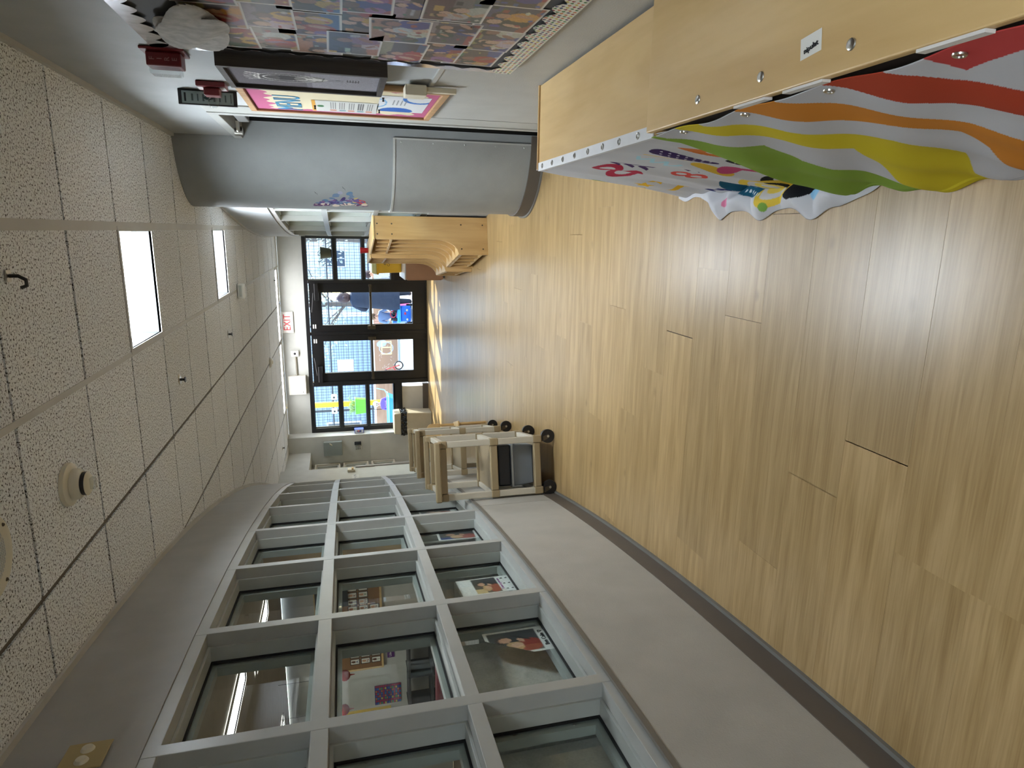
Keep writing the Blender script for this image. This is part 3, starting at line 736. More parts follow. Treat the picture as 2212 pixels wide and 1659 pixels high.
for x, y, z, lab in ((-5.87, 8.0, 1.63, 'right one of two red paper lanterns hanging in the classroom'), (-6.4, 8.0, 1.66, 'left one of two red paper lanterns hanging in the classroom')):
    t = thing('paper_lantern', lab, 'lantern', (x, y, z), 0, 'red paper lanterns')
    b = MB(); k = 12
    b.lathe([(0.07 * sin(pi * (i + 0.6) / (k + 1.2)) * (1 + 0.06 * (i % 2)), -0.07 * cos(pi * (i + 0.6) / (k + 1.2))) for i in range(k + 1)], 16); b.build('shade', LAN, t, smooth=True)
    MB().cyl((0, 0, 0.065), (0, 0, CZ + 0.03 - z), 0.003, n=6).build('string', BLACK, t)
    MB().cyl((0, 0, -0.068), (0, 0, -0.13), 0.012, 0.004, n=8).build('tassel', LAN, t)
ts = thing('media_stand', 'dark grey shelving against the classroom wall below the purple sign', 'shelf unit', (-6.45, 8.72, 0))
for z in (0.02, 0.36, 0.70): box('shelf', M('charcoal_laminate', (58, 58, 58), 0.5), -0.55, 0.55, -0.2, 0.2, z, z + 0.03, ts)
for x in (-0.56, 0.0, 0.56): box('upright', MATS['charcoal_laminate'], x - 0.015, x + 0.015, -0.2, 0.2, 0, 0.74, ts)
rs = thing('floor_sofa', 'dark red low sofa in front of the classroom shelving', 'sofa', (-6.1, 7.4, 0))
for p in ((-0.5, 0.5, -0.25, 0.25, 0.0, 0.24), ): MB().box(*p).build('seat', M('maroon_vinyl', (112, 30, 38), 0.5), rs, bevel=0.04)
MB().box(-0.5, 0.5, 0.12, 0.27, 0.245, 0.46).build('backrest', MATS['maroon_vinyl'], rs, bevel=0.04)
for s in (-1, 1): MB().box(s * 0.59 - 0.085, s * 0.59 + 0.085, -0.25, 0.27, 0, 0.36).build('armrest', MATS['maroon_vinyl'], rs, bevel=0.04)
mc = thing('classroom_cabinet', 'tall pale wooden cabinet just behind the window wall', 'cabinet', (-2.50, 4.95, 0))
box('body', MAPLEZ, -0.2, 0.2, -0.25, 0.25, 0, 2.1, mc); 
for s in (-1, 1): box('door', MAPLEZ, s * 0.1 - 0.095, s * 0.1 + 0.095, -0.268, -0.252, 0.05, 2.05, mc, 0.003)
ntp = tag(printed('notice_sheet', 24, 32, 0.22, 0.28, lambda X, Y: (lambda a: [a.rect(0.03, 0.19, 0.02 + 0.02 * i, 0.027 + 0.02 * i, (120, 124, 124)) for i in range(12)] and a)(Art(X, Y, (196, 200, 196))), PAPER, None, basis('-Y', (-2.62, 4.675, 1.22))), 'printed notice sheet taped to the wooden cabinet behind the window', 'paper')
# backs of low shelves pushed against the lower panes
for k, top, lab in ((3, 1.10, 'grey wood-grain shelf back behind the lower pane nearest the camera'), (4, 1.10, 'grey wood-grain shelf back behind the pane with the torn photo'), (5, 0.93, 'lower grey shelf back behind the pane with the captioned photo'), (6, 1.10, 'grey wood-grain shelf back behind the third lower pane'), (7, 1.10, 'grey wood-grain shelf back behind the fourth lower pane')):
    mid, rz, L = place(xl, dxl, 1, YM[k], YM[k + 1])
    t = thing('low_shelf', lab, 'shelf unit', (mid.x, mid.y, 0), rz)
    L -= 0.05
    MB().box(-L / 2 + 0.004, L / 2 - 0.004, -0.215, -0.200, 0.0, top).build('back_panel', GRAYWOOD, t)
    MB().box(-L / 2 + 0.004, L / 2 - 0.004, -0.40, -0.216, top - 0.02, top).build('top', GRAYWOOD, t)
    for s in (-1, 1): MB().box(s * (L / 2 - 0.013) - 0.009, s * (L / 2 - 0.013) + 0.009, -0.40, -0.216, 0.0, top - 0.021).build('side', GRAYWOOD, t)
mid, rz, L = place(xl, dxl, 1, YM[3], YM[4])
t = thing('round_stool', 'black and yellow round drum behind the lower pane nearest the camera', 'drum', (mid.x - 0.345, mid.y - 0.10, 1.1005))
MB().lathe([(0.0, 0.0), (0.085, 0.0), (0.09, 0.01), (0.09, 0.05)], 24).build('body', BLACK, t, smooth=True); MB().lathe([(0.0, 0.051), (0.088, 0.051), (0.092, 0.056), (0.088, 0.062), (0.0, 0.062)], 24).build('head', M('drum_yellow', (210, 150, 40), 0.5), t, smooth=True)
# photos taped behind the lower panes
def person_photo(seed, w, h, cap):
    def f(X, Y):
        r = random.Random(seed); a = Art(X, Y, (232, 230, 226)); m = 0.012
        y0 = cap; x0, x1, y1 = m, w - m, h - m if seed != 52 else h * 0.72
        a.rect(x0, x1, y0, y1, (74, 74, 72)); a.rect(x0, x0 + (x1 - x0) * 0.3, y0 + (y1 - y0) * 0.6, y1, r.choice([(40, 64, 120), (200, 176, 130)]))
        W = x1 - x0; H = y1 - y0
        def E(cx, cy, rx, ry, c, rot=0): 
            k = (a.X > x0) & (a.X < x1) & (a.Y > y0) & (a.Y < y1)
            dx = (a.X - x0) / W - cx; dy = (a.Y - y0) / H - cy; u = dx * cos(rot) + dy * sin(rot); v = -dx * sin(rot) + dy * cos(rot)
            a.where(k & ((u / rx) ** 2 + (v / ry) ** 2 < 1), c)
        E(0.72, 0.30, 0.36, 0.38, (58, 60, 66)); E(0.62, 0.72, 0.17, 0.16, (66, 50, 44)); E(0.60, 0.68, 0.12, 0.13, (206, 160, 134))
        E(0.30, 0.22, 0.30, 0.26, (150, 52, 44)); E(0.30, 0.52, 0.20, 0.18, (196, 160, 116)); E(0.33, 0.48, 0.11, 0.12, (214, 172, 146))
        E(0.55, 0.36, 0.10, 0.06, (210, 168, 142), 0.5); E(0.66, 0.34, 0.24, 0.04, (34, 34, 38), 0.9)
        return a.noise(0.05)
    return f
INK = M('black_ink', (30, 30, 34), 0.7); PINK = M('pink_ink', (190, 130, 190), 0.7)
for k, (yc, z0, w, h, seed, cap, rot) in {4: (2.355, 0.665, 0.20, 0.27, 51, 0.045, 0.02), 5: (2.965, 0.665, 0.205, 0.28, 52, 0.075, 0.03), 6: (3.885, 0.66, 0.20, 0.27, 53, 0.03, -0.04), 7: (4.655, 0.69, 0.13, 0.27, 54, 0.03, 0.0)}.items():
    lab = {4: 'torn portrait photo taped in the lower pane, with handwriting below it', 5: 'portrait photo sheet with rows of small black marks in the lower pane', 6: 'portrait photo of two people in the third lower pane', 7: 'yellowish photo in the lower pane beside the utility cart'}[k]
    mid, rz, L = place(xl, dxl, 1, YM[k], YM[k + 1])
    t = thing('window_photo', lab, 'photo', (mid.x, mid.y, z0), rz, None)
    off = -(yc - mid.y)                       # local x runs towards the camera
    m4 = Matrix.Rotation(pi, 4, 'Z') @ basis('-Y', (0, 0, 0)); m4.translation = (off + w / 2, -0.1275, 0.0)
    # seen from the hall the sheet faces local +Y
    sh = printed('print', 34, 46, w, h, person_photo(seed, w, h, cap), PHOTO, t, m4 @ Matrix.Rotation(rot, 4, 'Z'))
    if k == 4:
        me = sh.data
        bm = bmesh.new(); bm.from_mesh(me)
        dele = [f for f in bm.faces if f.calc_center_median().y > h - max(0.0, (0.135 - f.calc_center_median().x)) * 1.3 and f.calc_center_median().x < 0.135]
        bmesh.ops.delete(bm, geom=dele, context='FACES'); bm.to_mesh(me); bm.free()
        text('caption', 'Ben Calin \u2661', 0.026, INK, sh, Matrix.Translation((w / 2, 0.024, 0.0015)))
    if k == 5:
        text('caption', 'Come as you are', 0.02, PINK, sh, Matrix.Translation((w / 2, 0.066, 0.0015)))
        for i in range(6): text('mark', 'A', 0.018, INK, sh, Matrix.Translation((0.03 + (i % 3) * 0.07, 0.045 - (i // 3) * 0.026, 0.0015)))

# ------------------------------------------------------------------ ceiling fittings
def smoke():
    t = thing('smoke_detector', 'beige smoke detector with a clear strobe lens on the ceiling', 'smoke detector', (-0.92, 2.565, CZ))
    MB().lathe([(0.0, -0.022), (0.06, -0.022), (0.078, -0.014), (0.080, 0.0), (0.0, 0.0)], 32).build('base_ring', CREAM, t, smooth=True)
    MB().lathe([(0.0, -0.052), (0.046, -0.052), (0.056, -0.040), (0.058, -0.023), (0.0, -0.023)], 32).build('body', CREAM, t, smooth=True)
    MB().lathe([(0.0, -0.066), (0.043, -0.066), (0.043, -0.0525), (0.0, -0.0525)], 28).build('sensor_gap', BLACK, t, smooth=True)
    MB().lathe([(0.0, -0.074), (0.034, -0.074), (0.044, -0.067), (0.044, -0.0665), (0.0, -0.0665)], 28).build('cap', CREAM, t, smooth=True)
    MB().box(-0.022, 0.022, -0.014, 0.014, -0.092, -0.075).build('strobe_lens', LENS, t, bevel=0.004)
smoke()
sp = thing('ceiling_speaker', 'round cream ceiling speaker grille cut by the picture edge', 'speaker', (-0.92, 1.99, CZ))
MB().lathe([(0.085, -0.006), (0.10, -0.012), (0.125, -0.008), (0.13, 0.0), (0.085, 0.0)], 40).build('rim', CREAM, sp, smooth=True)
gr = MB()
for i in range(-9, 10):
    hw = math.sqrt(max(0, 0.088 ** 2 - (i * 0.0092) ** 2)); gr.box(-hw, hw, i * 0.0092 - 0.0016, i * 0.0092 + 0.0016, -0.007, -0.004); gr.box(i * 0.0092 - 0.0016, i * 0.0092 + 0.0016, -hw, hw, -0.0069, -0.0041)
gr.build('grille', CHROME, sp); MB().cyl((0, 0, -0.003), (0, 0, -0.0005), 0.086, n=32).build('cone', BLACK, sp)
for a in (0.9, 2.6, 4.3, 5.7): MB().ball((0.108 * cos(a), 0.108 * sin(a), -0.0105), 0.006, 8).build('screw', DKMETAL, sp)
for x, y, lab in ((-0.925, 4.35, 'ceiling sprinkler head nearest the camera'), (-0.93, 6.25, 'second ceiling sprinkler head, in front of the white emergency unit'), (-3.36, 10.35, 'ceiling sprinkler head near the far left bulkhead'), (-0.78, 10.75, 'ceiling sprinkler head just before the long back lights')):
    t = thing('sprinkler', lab, 'sprinkler', (x, y, CZ), 0, 'ceiling sprinklers')
    MB().lathe([(0.0, -0.004), (0.030, -0.004), (0.036, 0.0), (0.0, 0.0)], 24).build('escutcheon', CHROME, t, smooth=True)
    MB().cyl((0, 0, -0.005), (0, 0, -0.028), 0.009, 0.007).build('stem', BLACK, t)
    MB().lathe([(0.0, -0.034), (0.018, -0.034), (0.018, -0.030), (0.0, -0.028)], 16).build('deflector', BLACK, t)
t = thing('emergency_light', 'white emergency light unit under the ceiling beside the lit square light', 'emergency light', (-0.61, 7.0, CZ))
MB().box(-0.075, 0.075, -0.045, 0.045, -0.07, -0.0015).build('housing', WHITE, t, bevel=0.015)
MB().box(-0.055, 0.055, -0.051, -0.046, -0.045, -0.02).build('lens_strip', LENS, t, bevel=0.002)
t = thing('ceiling_dome', 'flat round white detector on the ceiling near the back', 'smoke detector', (-1.80, 9.40, CZ))
MB().lathe([(0.0, -0.038), (0.05, -0.038), (0.065, -0.026), (0.075, -0.012), (0.077, 0.0), (0.0, 0.0)], 32).build('body', WHITE, t, smooth=True)
MB().lathe([(0.0, -0.046), (0.02, -0.046), (0.028, -0.039), (0.0, -0.039)], 20).build('sensor', CREAM, t, smooth=True)
t = thing('ceiling_hook', 'black hook hanging from the ceiling grid at the picture edge', 'hook', (-0.155, 2.36, CZ))
MB().tube([(0, 0, -0.001), (0, 0, -0.03), (-0.012, 0.0, -0.05), (-0.03, 0.0, -0.05), (-0.036, 0, -0.034)], 0.006, 8).build('bent_wire', BLACK, t)
MB().box(-0.018, 0.018, -0.014, 0.014, -0.006, -0.001).build('clip', CHROME, t)

# ------------------------------------------------------------------ back wall fittings
t = thing('exit_sign', 'white EXIT sign with red letters over the right door', 'exit sign', (-1.54, YB - 0.03, 2.262))
MB().box(-0.18, 0.18, -0.005, 0.028, 0.0, 0.185).build('panel', M('sign_white', (226, 222, 216), 0.4), t, bevel=0.003)
text('lettering', 'EXIT', 0.165, M('exit_red', (214, 44, 52), 0.5), t, basis('-Y', (0, -0.0065, 0.095)), sx=0.82)
t = thing('security_camera', 'small white box with a round black lens on the wall above the left door', 'camera', (-2.075, YB - 0.025, 2.205))
MB().box(-0.05, 0.05, -0.025, 0.024, 0.0, 0.125).build('housing', WHITE, t, bevel=0.008); MB().lathe([(0, 0.012), (0.018, 0.010), (0.021, 0)], 20, (0.0, -0.026, 0.062), 'Y').build('lens', BLACK, t, smooth=True)
box('indicator', BLACK, -0.018, 0.018, -0.0265, -0.0255, 0.052 + 0.045, 0.056 + 0.045, t)
t = thing('control_box', 'square white control box high on the wall with a conduit to the camera', 'control box', (-2.62, YB - 0.05, 2.11))
MB().box(-0.165, 0.165, -0.05, 0.048, 0.0, 0.285).build('housing', M('offwhite_metal', (206, 202, 190), 0.5), t, bevel=0.006)
MB().cyl((0.166, 0.02, 0.145), (0.49, 0.02, 0.15), 0.014).build('conduit', CHROME, t); MB().cyl((0.166, 0.02, 0.145), (0.19, 0.02, 0.145), 0.022).build('conduit_nut', CHROME, t)
MB().ball((-0.12, -0.051, 0.05), 0.007, 8).build('lock', BLACK, t)
t = thing('key_cabinet', 'grey metal wall cabinet with a light handle beside the black window frame', 'cabinet', (-3.72, 11.298, 1.555))
MB().box(-0.125, 0.125, -0.07, 0.0, 0.0, 0.31).build('body', M('grey_metal_box', (132, 140, 138), 0.4), t, bevel=0.004)
MB().box(-0.122, 0.122, -0.079, -0.071, 0.005, 0.305).build('door', MATS['grey_metal_box'], t, bevel=0.002); MB().tube([(0.07, -0.082, 0.17), (0.09, -0.095, 0.19), (0.105, -0.085, 0.21)], 0.008, 8).build('handle', CREAM, t)
t = thing('card_reader', 'small black and silver reader on the wall below the grey cabinet', 'card reader', (-3.71, 11.298, 1.23))
MB().box(0.015, 0.075, -0.02, 0.0, 0.0, 0.115).build('screen', BLACK, t, bevel=0.004); MB().box(-0.075, 0.0, -0.03, 0.0, 0.0, 0.10).build('keypad', CHROME, t, bevel=0.006)
for i in range(6): MB().box(-0.06 + (i % 2) * 0.03, -0.04 + (i % 2) * 0.03, -0.034, -0.0305, 0.015 + (i // 2) * 0.028, 0.033 + (i // 2) * 0.028).build('key', DKMETAL, t)
t = thing('tissue_box', 'blue and white box on the white window return', 'box', (-3.47, 11.44, 1.175))
MB().box(-0.036, 0.03, -0.06, 0.06, 0.0, 0.16).build('carton', M('blue_card', (40, 76, 190), 0.5), t, bevel=0.004)
printed('carton_print', 12, 16, 0.06, 0.14, lambda X, Y: Art(X, Y, (210, 216, 226)).ell(0.03, 0.07, 0.02, 0.045, (60, 80, 140)).ell(0.035, 0.08, 0.012, 0.02, (200, 120, 110)), PAPER, t, basis('-Y', (-0.032, -0.061, 0.01)))
t = thing('pull_station', 'cream fire pull station on the white far wall', 'fire alarm', (-3.568, 9.66, 1.37))
MB().box(0.0, 0.035, -0.05, 0.05, 0, 0.11).build('body', CREAM, t, bevel=0.006); MB().box(0.036, 0.05, -0.04, 0.04, 0.02, 0.05).build('handle', M('amber_plastic', (190, 150, 70), 0.4), t, bevel=0.004)
t = tag(printed('wall_script', 30, 12, 0.16, 0.10, lambda X, Y: (lambda a: [a.line((0.012 + i * 0.02, 0.03 + 0.02 * (i % 3)), (0.03 + i * 0.018, 0.07 - 0.012 * (i % 2)), 0.006, (60, 60, 100)) for i in range(8)] and a)(Art(X, Y, (205, 205, 202))), PAPER, None, basis('+X', (-3.5655, 9.32, 1.32))), 'blue script lettering decal on the white far wall', 'decal')
pn_ = printed('door_notice', 24, 32, 0.205, 0.272, lambda X, Y: (lambda a: [a.rect(0.05 - 0.02 * (i % 2), 0.155 + 0.02 * (i % 2), 0.06 + 0.022 * i, 0.064 + 0.022 * i, (150, 160, 180)) for i in range(8)] and a)(Art(X, Y, (240, 243, 248))), THIN, None, basis('-Y', (-2.425, YB + 0.022, 1.302)))
tag(pn_, 'white printed notice taped to the left glazed door', 'paper')
# ------------------------------------------------------------------ right wall: photo collage, painting, menu board
XW = XR - 0.0105
cg = thing('photo_collage', 'large wall collage of overlapping photos with silver and dotted scalloped borders', 'photo collage', (XW, 2.455, 0.84))
CW_, CH_ = 1.45, 1.165
MB().box(-0.006, -0.001, -CW_, 0.0, 0.0, CH_).build('backing', M('charcoal_paper', (86, 84, 82), 0.8), cg)
SKIN = [(206, 156, 124), (160, 110, 84), (110, 74, 54), (224, 184, 156)]
def class_photo(seed, w, h):
    def f(X, Y):
        r = random.Random(seed); a = Art(X, Y, (226, 224, 220)); m = 0.0045
        def c(v, d): return tuple(max(0, min(255, q + r.randint(-d, d))) for q in v)
        base = r.choice([(58, 54, 58), (84, 78, 92), (120, 112, 108), (60, 66, 92), (104, 84, 66)])
        a.where(Y > -1, base); a.rect(-1, 1, h * r.uniform(0.5, 0.75), 1, c(r.choice([(150, 146, 148), (96, 92, 110), (176, 142, 96), (70, 64, 70)]), 18))
        for i in range(10):
            x = r.uniform(-0.02, w); y = r.uniform(h * 0.4, h); a.rect(x, x + r.uniform(0.01, 0.05), y, y + r.uniform(0.006, 0.03), c(r.choice([(196, 156, 96), (50, 80, 160), (206, 176, 50), (160, 56, 48), (190, 186, 184), (26, 26, 34), (60, 110, 70)]), 22))
        tb = r.choice([(190, 144, 88), (60, 86, 160), (90, 86, 98), (170, 60, 52)]); a.poly([(0, 0), (w, 0), (w, h * r.uniform(0.1, 0.35)), (0, h * r.uniform(0.1, 0.35))], c(tb, 14))
        for i in range(r.randint(2, 5)):
            x = r.uniform(0.02, w - 0.02); s_ = r.uniform(0.014, 0.026); y = r.uniform(h * 0.4, h * 0.75); cl = c(r.choice([(36, 56, 140), (180, 46, 46), (40, 76, 52), (216, 168, 50), (30, 28, 34), (150, 100, 160), (210, 206, 200)]), 16); sk_ = r.choice(SKIN)
            a.ell(x, y - s_ * 2.6, s_ * 1.7, s_ * 2.0, cl, r.uniform(-0.3, 0.3)); a.ell(x + r.uniform(-1, 1) * s_ * 1.4, y - s_ * 2.6, s_ * 0.5, s_ * 1.3, sk_, r.uniform(-1, 1))
            a.ell(x, y + s_ * 0.25, s_ * 1.12, s_ * 1.2, c((50, 36, 28), 14)); a.ell(x + r.uniform(-0.3, 0.3) * s_, y - s_ * 0.1, s_ * 0.85, s_ * 0.95, sk_)
        for i in range(4): a.ell(r.uniform(0, w), r.uniform(0, h * 0.3), r.uniform(0.004, 0.014), r.uniform(0.004, 0.01), c(r.choice([(230, 226, 220), (214, 170, 60), (180, 50, 50), (60, 100, 180)]), 10))
        a.c *= 0.80; a.noise(0.08)
        a.where((X < m) | (X > w - m) | (Y < m) | (Y > h - m), (206, 204, 200))
        return a
    return f
n = 0
for r in range(8):
    for c in range(6):
        w, h = random.uniform(0.215, 0.25), random.uniform(0.155, 0.18)
        y = 0.05 + c * 0.215 + (r % 2) * 0.03 + random.uniform(-0.012, 0.012)       # distance from the far edge
        z = 0.085 + r * 0.125 + random.uniform(-0.008, 0.008)
        if z + h > CH_ - 0.05 or y + w > CW_: continue
        n += 1
        if r == 7 and c < 2: continue
        m = basis('-X', (-0.0075 - 0.0006 * (n % 5), -y, z)) @ Matrix.Rotation(random.uniform(-0.05, 0.05), 4, 'Z')
        printed('photo', 56, 40, w, h, class_photo(100 + n, w, h), PHOTO, cg, m)
HOLO = M('holographic_foil', (206, 206, 214), 0.12, metal=1.0, var=0.25, vscale=25)
def scallop(L, d, n_):
    p = [(0, 0)]
    for i in range(n_):
        for k in range(6):
            t = (i + k / 6) / n_; p.append((t * L, d * (0.55 + 0.45 * abs(sin(pi * (k / 6))))))
    return p + [(L, d * 0.5), (L, 0)]
def strip(pts, tr, name, mat):
    mb = MB(); mb.prism(pts, 'X', 0, 0.0012); mb.v = [tr(*v) for v in mb.v]; return mb.build(name, mat, cg)
strip(scallop(CH_, 0.055, 13), lambda x, a, b: (-0.0125 - x, -b * 0.9, a), 'foil_border', HOLO)
strip(scallop(CW_, 0.06, 17), lambda x, a, b: (-0.0125 - x, -a, CH_ - b), 'foil_border', HOLO)
def dots(X, Y):
    a = Art(X, Y, (226, 222, 206)); pal = [(150, 44, 44), (46, 62, 110), (60, 120, 60), (206, 180, 50), (70, 44, 90), (200, 110, 50)]
    r = random.Random(5)
    for i in range(int(CW_ / 0.0155)):
        for j in range(5):
            a.ell(0.006 + i * 0.0155 + (j % 2) * 0.0077 + r.uniform(-0.001, 0.001), 0.009 + j * 0.0145, 0.0042, 0.0048, pal[(i * 3 + j * 2 + r.randint(0, 2)) % 6])
    return a
db = printed('dotted_border', 560, 32, CW_, 0.075, dots, PAPER, cg, basis('-X', (-0.0140, 0.0, 0.0)))
bm = bmesh.new(); bm.from_mesh(db.data)
bmesh.ops.delete(bm, geom=[f for f in bm.faces if f.calc_center_median().y > 0.050 + 0.024 * abs(sin(pi * f.calc_center_median().x / 0.085))], context='FACES'); bm.to_mesh(db.data); bm.free()
fl_ = MB(); nu, nv = 40, 22; fv = []; ff = []
for j in range(nv + 1):
    for i in range(nu):
        th, ph = pi * j / nv, 2 * pi * i / nu
        q = 1 + 0.22 * sin(3 * ph + 2.1 * j * 0.3) * sin(th) + 0.10 * sin(5 * ph + j * 0.5) * sin(th)
        fv.append((-0.026 - 0.013 * q * sin(th) * cos(ph), -0.27 + 0.19 * q * sin(th) * sin(ph), CH_ - 0.17 + 0.095 * q * cos(th) + 0.03 * sin(th) * sin(ph)))
for j in range(nv):
    for i in range(nu): ff.append((j * nu + i, j * nu + (i + 1) % nu, (j + 1) * nu + (i + 1) % nu, (j + 1) * nu + i))
fl_.add(fv, ff)
fl_.build('cotton_fluff', M('cotton', (176, 174, 170), 0.95, var=0.2, vscale=30, bump=0.4, bscale=40), cg, smooth=True)

pt = thing('framed_painting', 'grey animal drawing in a deep dark wooden box frame', 'painting', (XR - 0.001, 2.68, 1.27))
BW = wood('black_oak', (66, 58, 50), (44, 38, 33), 'Z', 0.5, 3, 10)
MB().box(-0.055, 0.0, -0.18, -0.16, 0.0, 0.56).build('frame_side', BW, pt); MB().box(-0.055, 0.0, 0.16, 0.18, 0.0, 0.56).build('frame_side', BW, pt)
MB().box(-0.055, 0.0, -0.16, 0.16, 0.54, 0.56).build('frame_rail', BW, pt); MB().box(-0.055, 0.0, -0.16, 0.16, 0.0, 0.02).build('frame_rail', BW, pt)
def animal(X, Y):
    a = Art(X, Y, (104, 98, 104)); a.rect(0, 1, 0, 0.24, (146, 144, 152))
    a.where((Y < 0.26), (138, 136, 144), 0.5)
    W_ = (214, 212, 208); D = (58, 56, 58)
    a.ell(0.155, 0.33, 0.062, 0.105, D); a.ell(0.155, 0.245, 0.05, 0.055, (120, 118, 116)); a.ell(0.15, 0.40, 0.05, 0.05, (84, 82, 82))
    a.ring(0.155, 0.33, 0.045, 0.08, 0.08, W_); a.ring(0.155, 0.33, 0.066, 0.11, 0.05, W_); a.ell(0.155, 0.222, 0.018, 0.04, (196, 194, 190))
    for i in range(6): a.line((0.115 + i * 0.016, 0.425), (0.100 + i * 0.022, 0.475 - abs(i - 2.5) * 0.006), 0.005, W_)
    a.line((0.11, 0.425), (0.20, 0.42), 0.006, W_); a.line((0.20, 0.42), (0.215, 0.46), 0.005, W_)
    a.line((0.15, 0.20), (0.15, 0.13), 0.004, D); a.line((0.165, 0.20), (0.168, 0.13), 0.004, D); a.line((0.13, 0.205), (0.19, 0.195), 0.003, D)
    a.line((0.158, 0.115), (0.158, 0.075), 0.005, D)
    for i in range(5): a.line((0.132, 0.115 - i * 0.010), (0.185, 0.112 - i * 0.010), 0.0025, D)
    return a.noise(0.07)
printed('drawing', 96, 156, 0.318, 0.518, animal, PAPER, pt, basis('-X', (-0.042, 0.159, 0.021)))

mn = thing('menu_board', 'framed pinboard headed MENU with pink wavy border', 'bulletin board', (XR - 0.001, 3.235, 0.985))
MB().box(-0.012, 0.0, -0.335, 0.335, 0.01, 0.845).build('cork', M('cork', (132, 96, 62)), mn)
OAK = wood('oak_frame', (184, 148, 106), (156, 120, 80), 'Z', 0.45, 4, 9)
for a, b, c, d in ((-0.345, -0.32, 0.0, 0.855), (0.32, 0.345, 0.0, 0.855), (-0.32, 0.32, 0.0, 0.028), (-0.32, 0.32, 0.827, 0.855)): MB().box(-0.024, 0.0, a, b, c, d).build('frame_rail', OAK, mn, bevel=0.002)
def menu(X, Y):
    a = Art(X, Y, (176, 92, 126)); w, h = 0.635, 0.795
    wob = 0.012 * np.sin(Y * 60) + 0.008 * np.sin(Y * 23); wob2 = 0.014 * np.sin(X * 70) + 0.01 * np.sin(X * 31)
    a.where((X > 0.045 + wob) & (X < w - 0.045 + wob) & (Y > 0.06 + wob2) & (Y < h - 0.075 + wob2), (206, 196, 166))
    return a
printed('border_paper', 130, 160, 0.635, 0.795, menu, PAPER, mn, basis('-X', (-0.0135, 0.3175, 0.03)))
text('heading', 'MENU', 0.165, M('menu_blue', (48, 132, 172), 0.6), mn, basis('-X', (-0.0148, 0.12, 0.665)), sx=0.78)
def sheet1(X, Y):
    X = X * 0.2 / 0.28; a = Art(X, Y, (186, 187, 182)); a.rect(0, 1, 0.28, 0.30, (204, 150, 60))
    for i in range(5):
        y = 0.02 + i * 0.042; a.rect(0.02, 0.045, y, y + 0.03, (110, 140, 150) if i % 2 else (186, 120, 96))
        for j in range(3): a.rect(0.055, 0.18, y + 0.004 + j * 0.010, y + 0.008 + j * 0.010, (90, 90, 90))
    a.ell(0.1, 0.26, 0.02, 0.015, (60, 110, 70)); return a
printed('menu_sheet', 70, 90, 0.28, 0.30, sheet1, PAPER, mn, basis('-X', (-0.0150, 0.285, 0.27)))
def sheet2(X, Y):
    X = X * 0.22 / 0.38; Y = Y * 0.17 / 0.22
    a = Art(X, Y, (204, 206, 208)); a.ell(0.02, 0.10, 0.045, 0.06, (50, 96, 170)); a.ring(0.2, 0.035, 0.07, 0.06, 0.25, (60, 110, 180)); a.ring(0.12, 0.17, 0.06, 0.03, 0.2, (110, 160, 200))
    for i in range(4): a.rect(0.10, 0.17, 0.075 + i * 0.014, 0.080 + i * 0.014, (110, 114, 120))
    return a
printed('leaflet', 80, 50, 0.38, 0.22, sheet2, PAPER, mn, basis('-X', (-0.0150, 0.185, 0.055)))
for y, z in ((0.15, 0.262), (-0.15, 0.262), (0.14, 0.555)): MB().lathe([(0, -0.016), (0.005, -0.016), (0.003, -0.008), (0.006, 0)], 10, (-0.0155, y, z), 'X').build('push_pin', BLACK, mn)

t = thing('conduit_box', 'small cream junction box with a short conduit on the wall below the painting', 'junction box', (XR - 0.011, 2.84, 1.095))
MB().box(-0.04, 0.0, -0.045, 0.045, 0.0, 0.085).build('housing', CREAM, t, bevel=0.004); MB().box(-0.02, 0.0, -0.014, 0.014, -0.125, -0.001).build('raceway', CREAM, t, bevel=0.003)
t = thing('fire_strobe', 'dark red FIRE alarm strobe with a clear lens, nearest the photo collage', 'fire alarm', (XR - 0.001, 2.60, 1.935))
MB().box(-0.010, 0.0, -0.055, 0.055, -0.005, 0.13).build('back_plate', RED, t, bevel=0.003); MB().box(-0.055, -0.0105, -0.035, 0.035, 0.008, 0.115).build('body', RED, t, bevel=0.004)
MB().box(-0.078, -0.0555, -0.030, 0.030, 0.014, 0.109).build('lens', LENS, t, bevel=0.006)
tm = Matrix(((0, 1, 0, -0.033), (0, 0, -1, -0.0357), (-1, 0, 0, 0.0615), (0, 0, 0, 1))); tm = Matrix(((0, -1, 0, -0.033), (0, 0, -1, -0.0358), (-1, 0, 0, 0.0615), (0, 0, 0, 1)))
tm = Matrix(((-1, 0, 0, -0.033), (0, 0, -1, -0.0358), (0, 1, 0, 0.0), (0, 0, 0, 1)))
tm = Matrix(((1, 0, 0, -0.033), (0, 0, -1, -0.0358), (0, 1, 0, 0.0), (0, 0, 0, 1)))
for i, ch in enumerate('FIRE'): text('lettering', ch, 0.022, M('alarm_white', (170, 120, 120), 0.5), t, Matrix.Translation((0, 0, 0.096 - i * 0.023)) @ tm)
t = thing('fire_horn', 'dark red alarm with a round glass dome beside the projecting sign', 'fire alarm', (XR - 0.001, 3.10, 1.88))
MB().box(-0.02, 0.0, -0.05, 0.05, 0.0, 0.11).build('back_plate', RED, t, bevel=0.003); MB().box(-0.05, -0.0205, -0.028, 0.028, 0.025, 0.085).build('body', RED, t, bevel=0.004)
MB().ball((-0.0735, 0.0, 0.055), 0.022, 16).build('dome', LENS, t, smooth=True)
for s in (0.003, 0.088): MB().box(-0.0215, -0.0202, -0.03, 0.03, s, s + 0.02).build('side_label', WHITE, t)
t = thing('projecting_sign', 'black framed projecting wall sign behind the round fire alarm', 'sign', (XR - 0.001, 3.25, 1.862))
MB().box(-0.062, 0.0, 0.0, 0.012, 0.0, 0.235).build('panel', BLACK, t, bevel=0.002); 
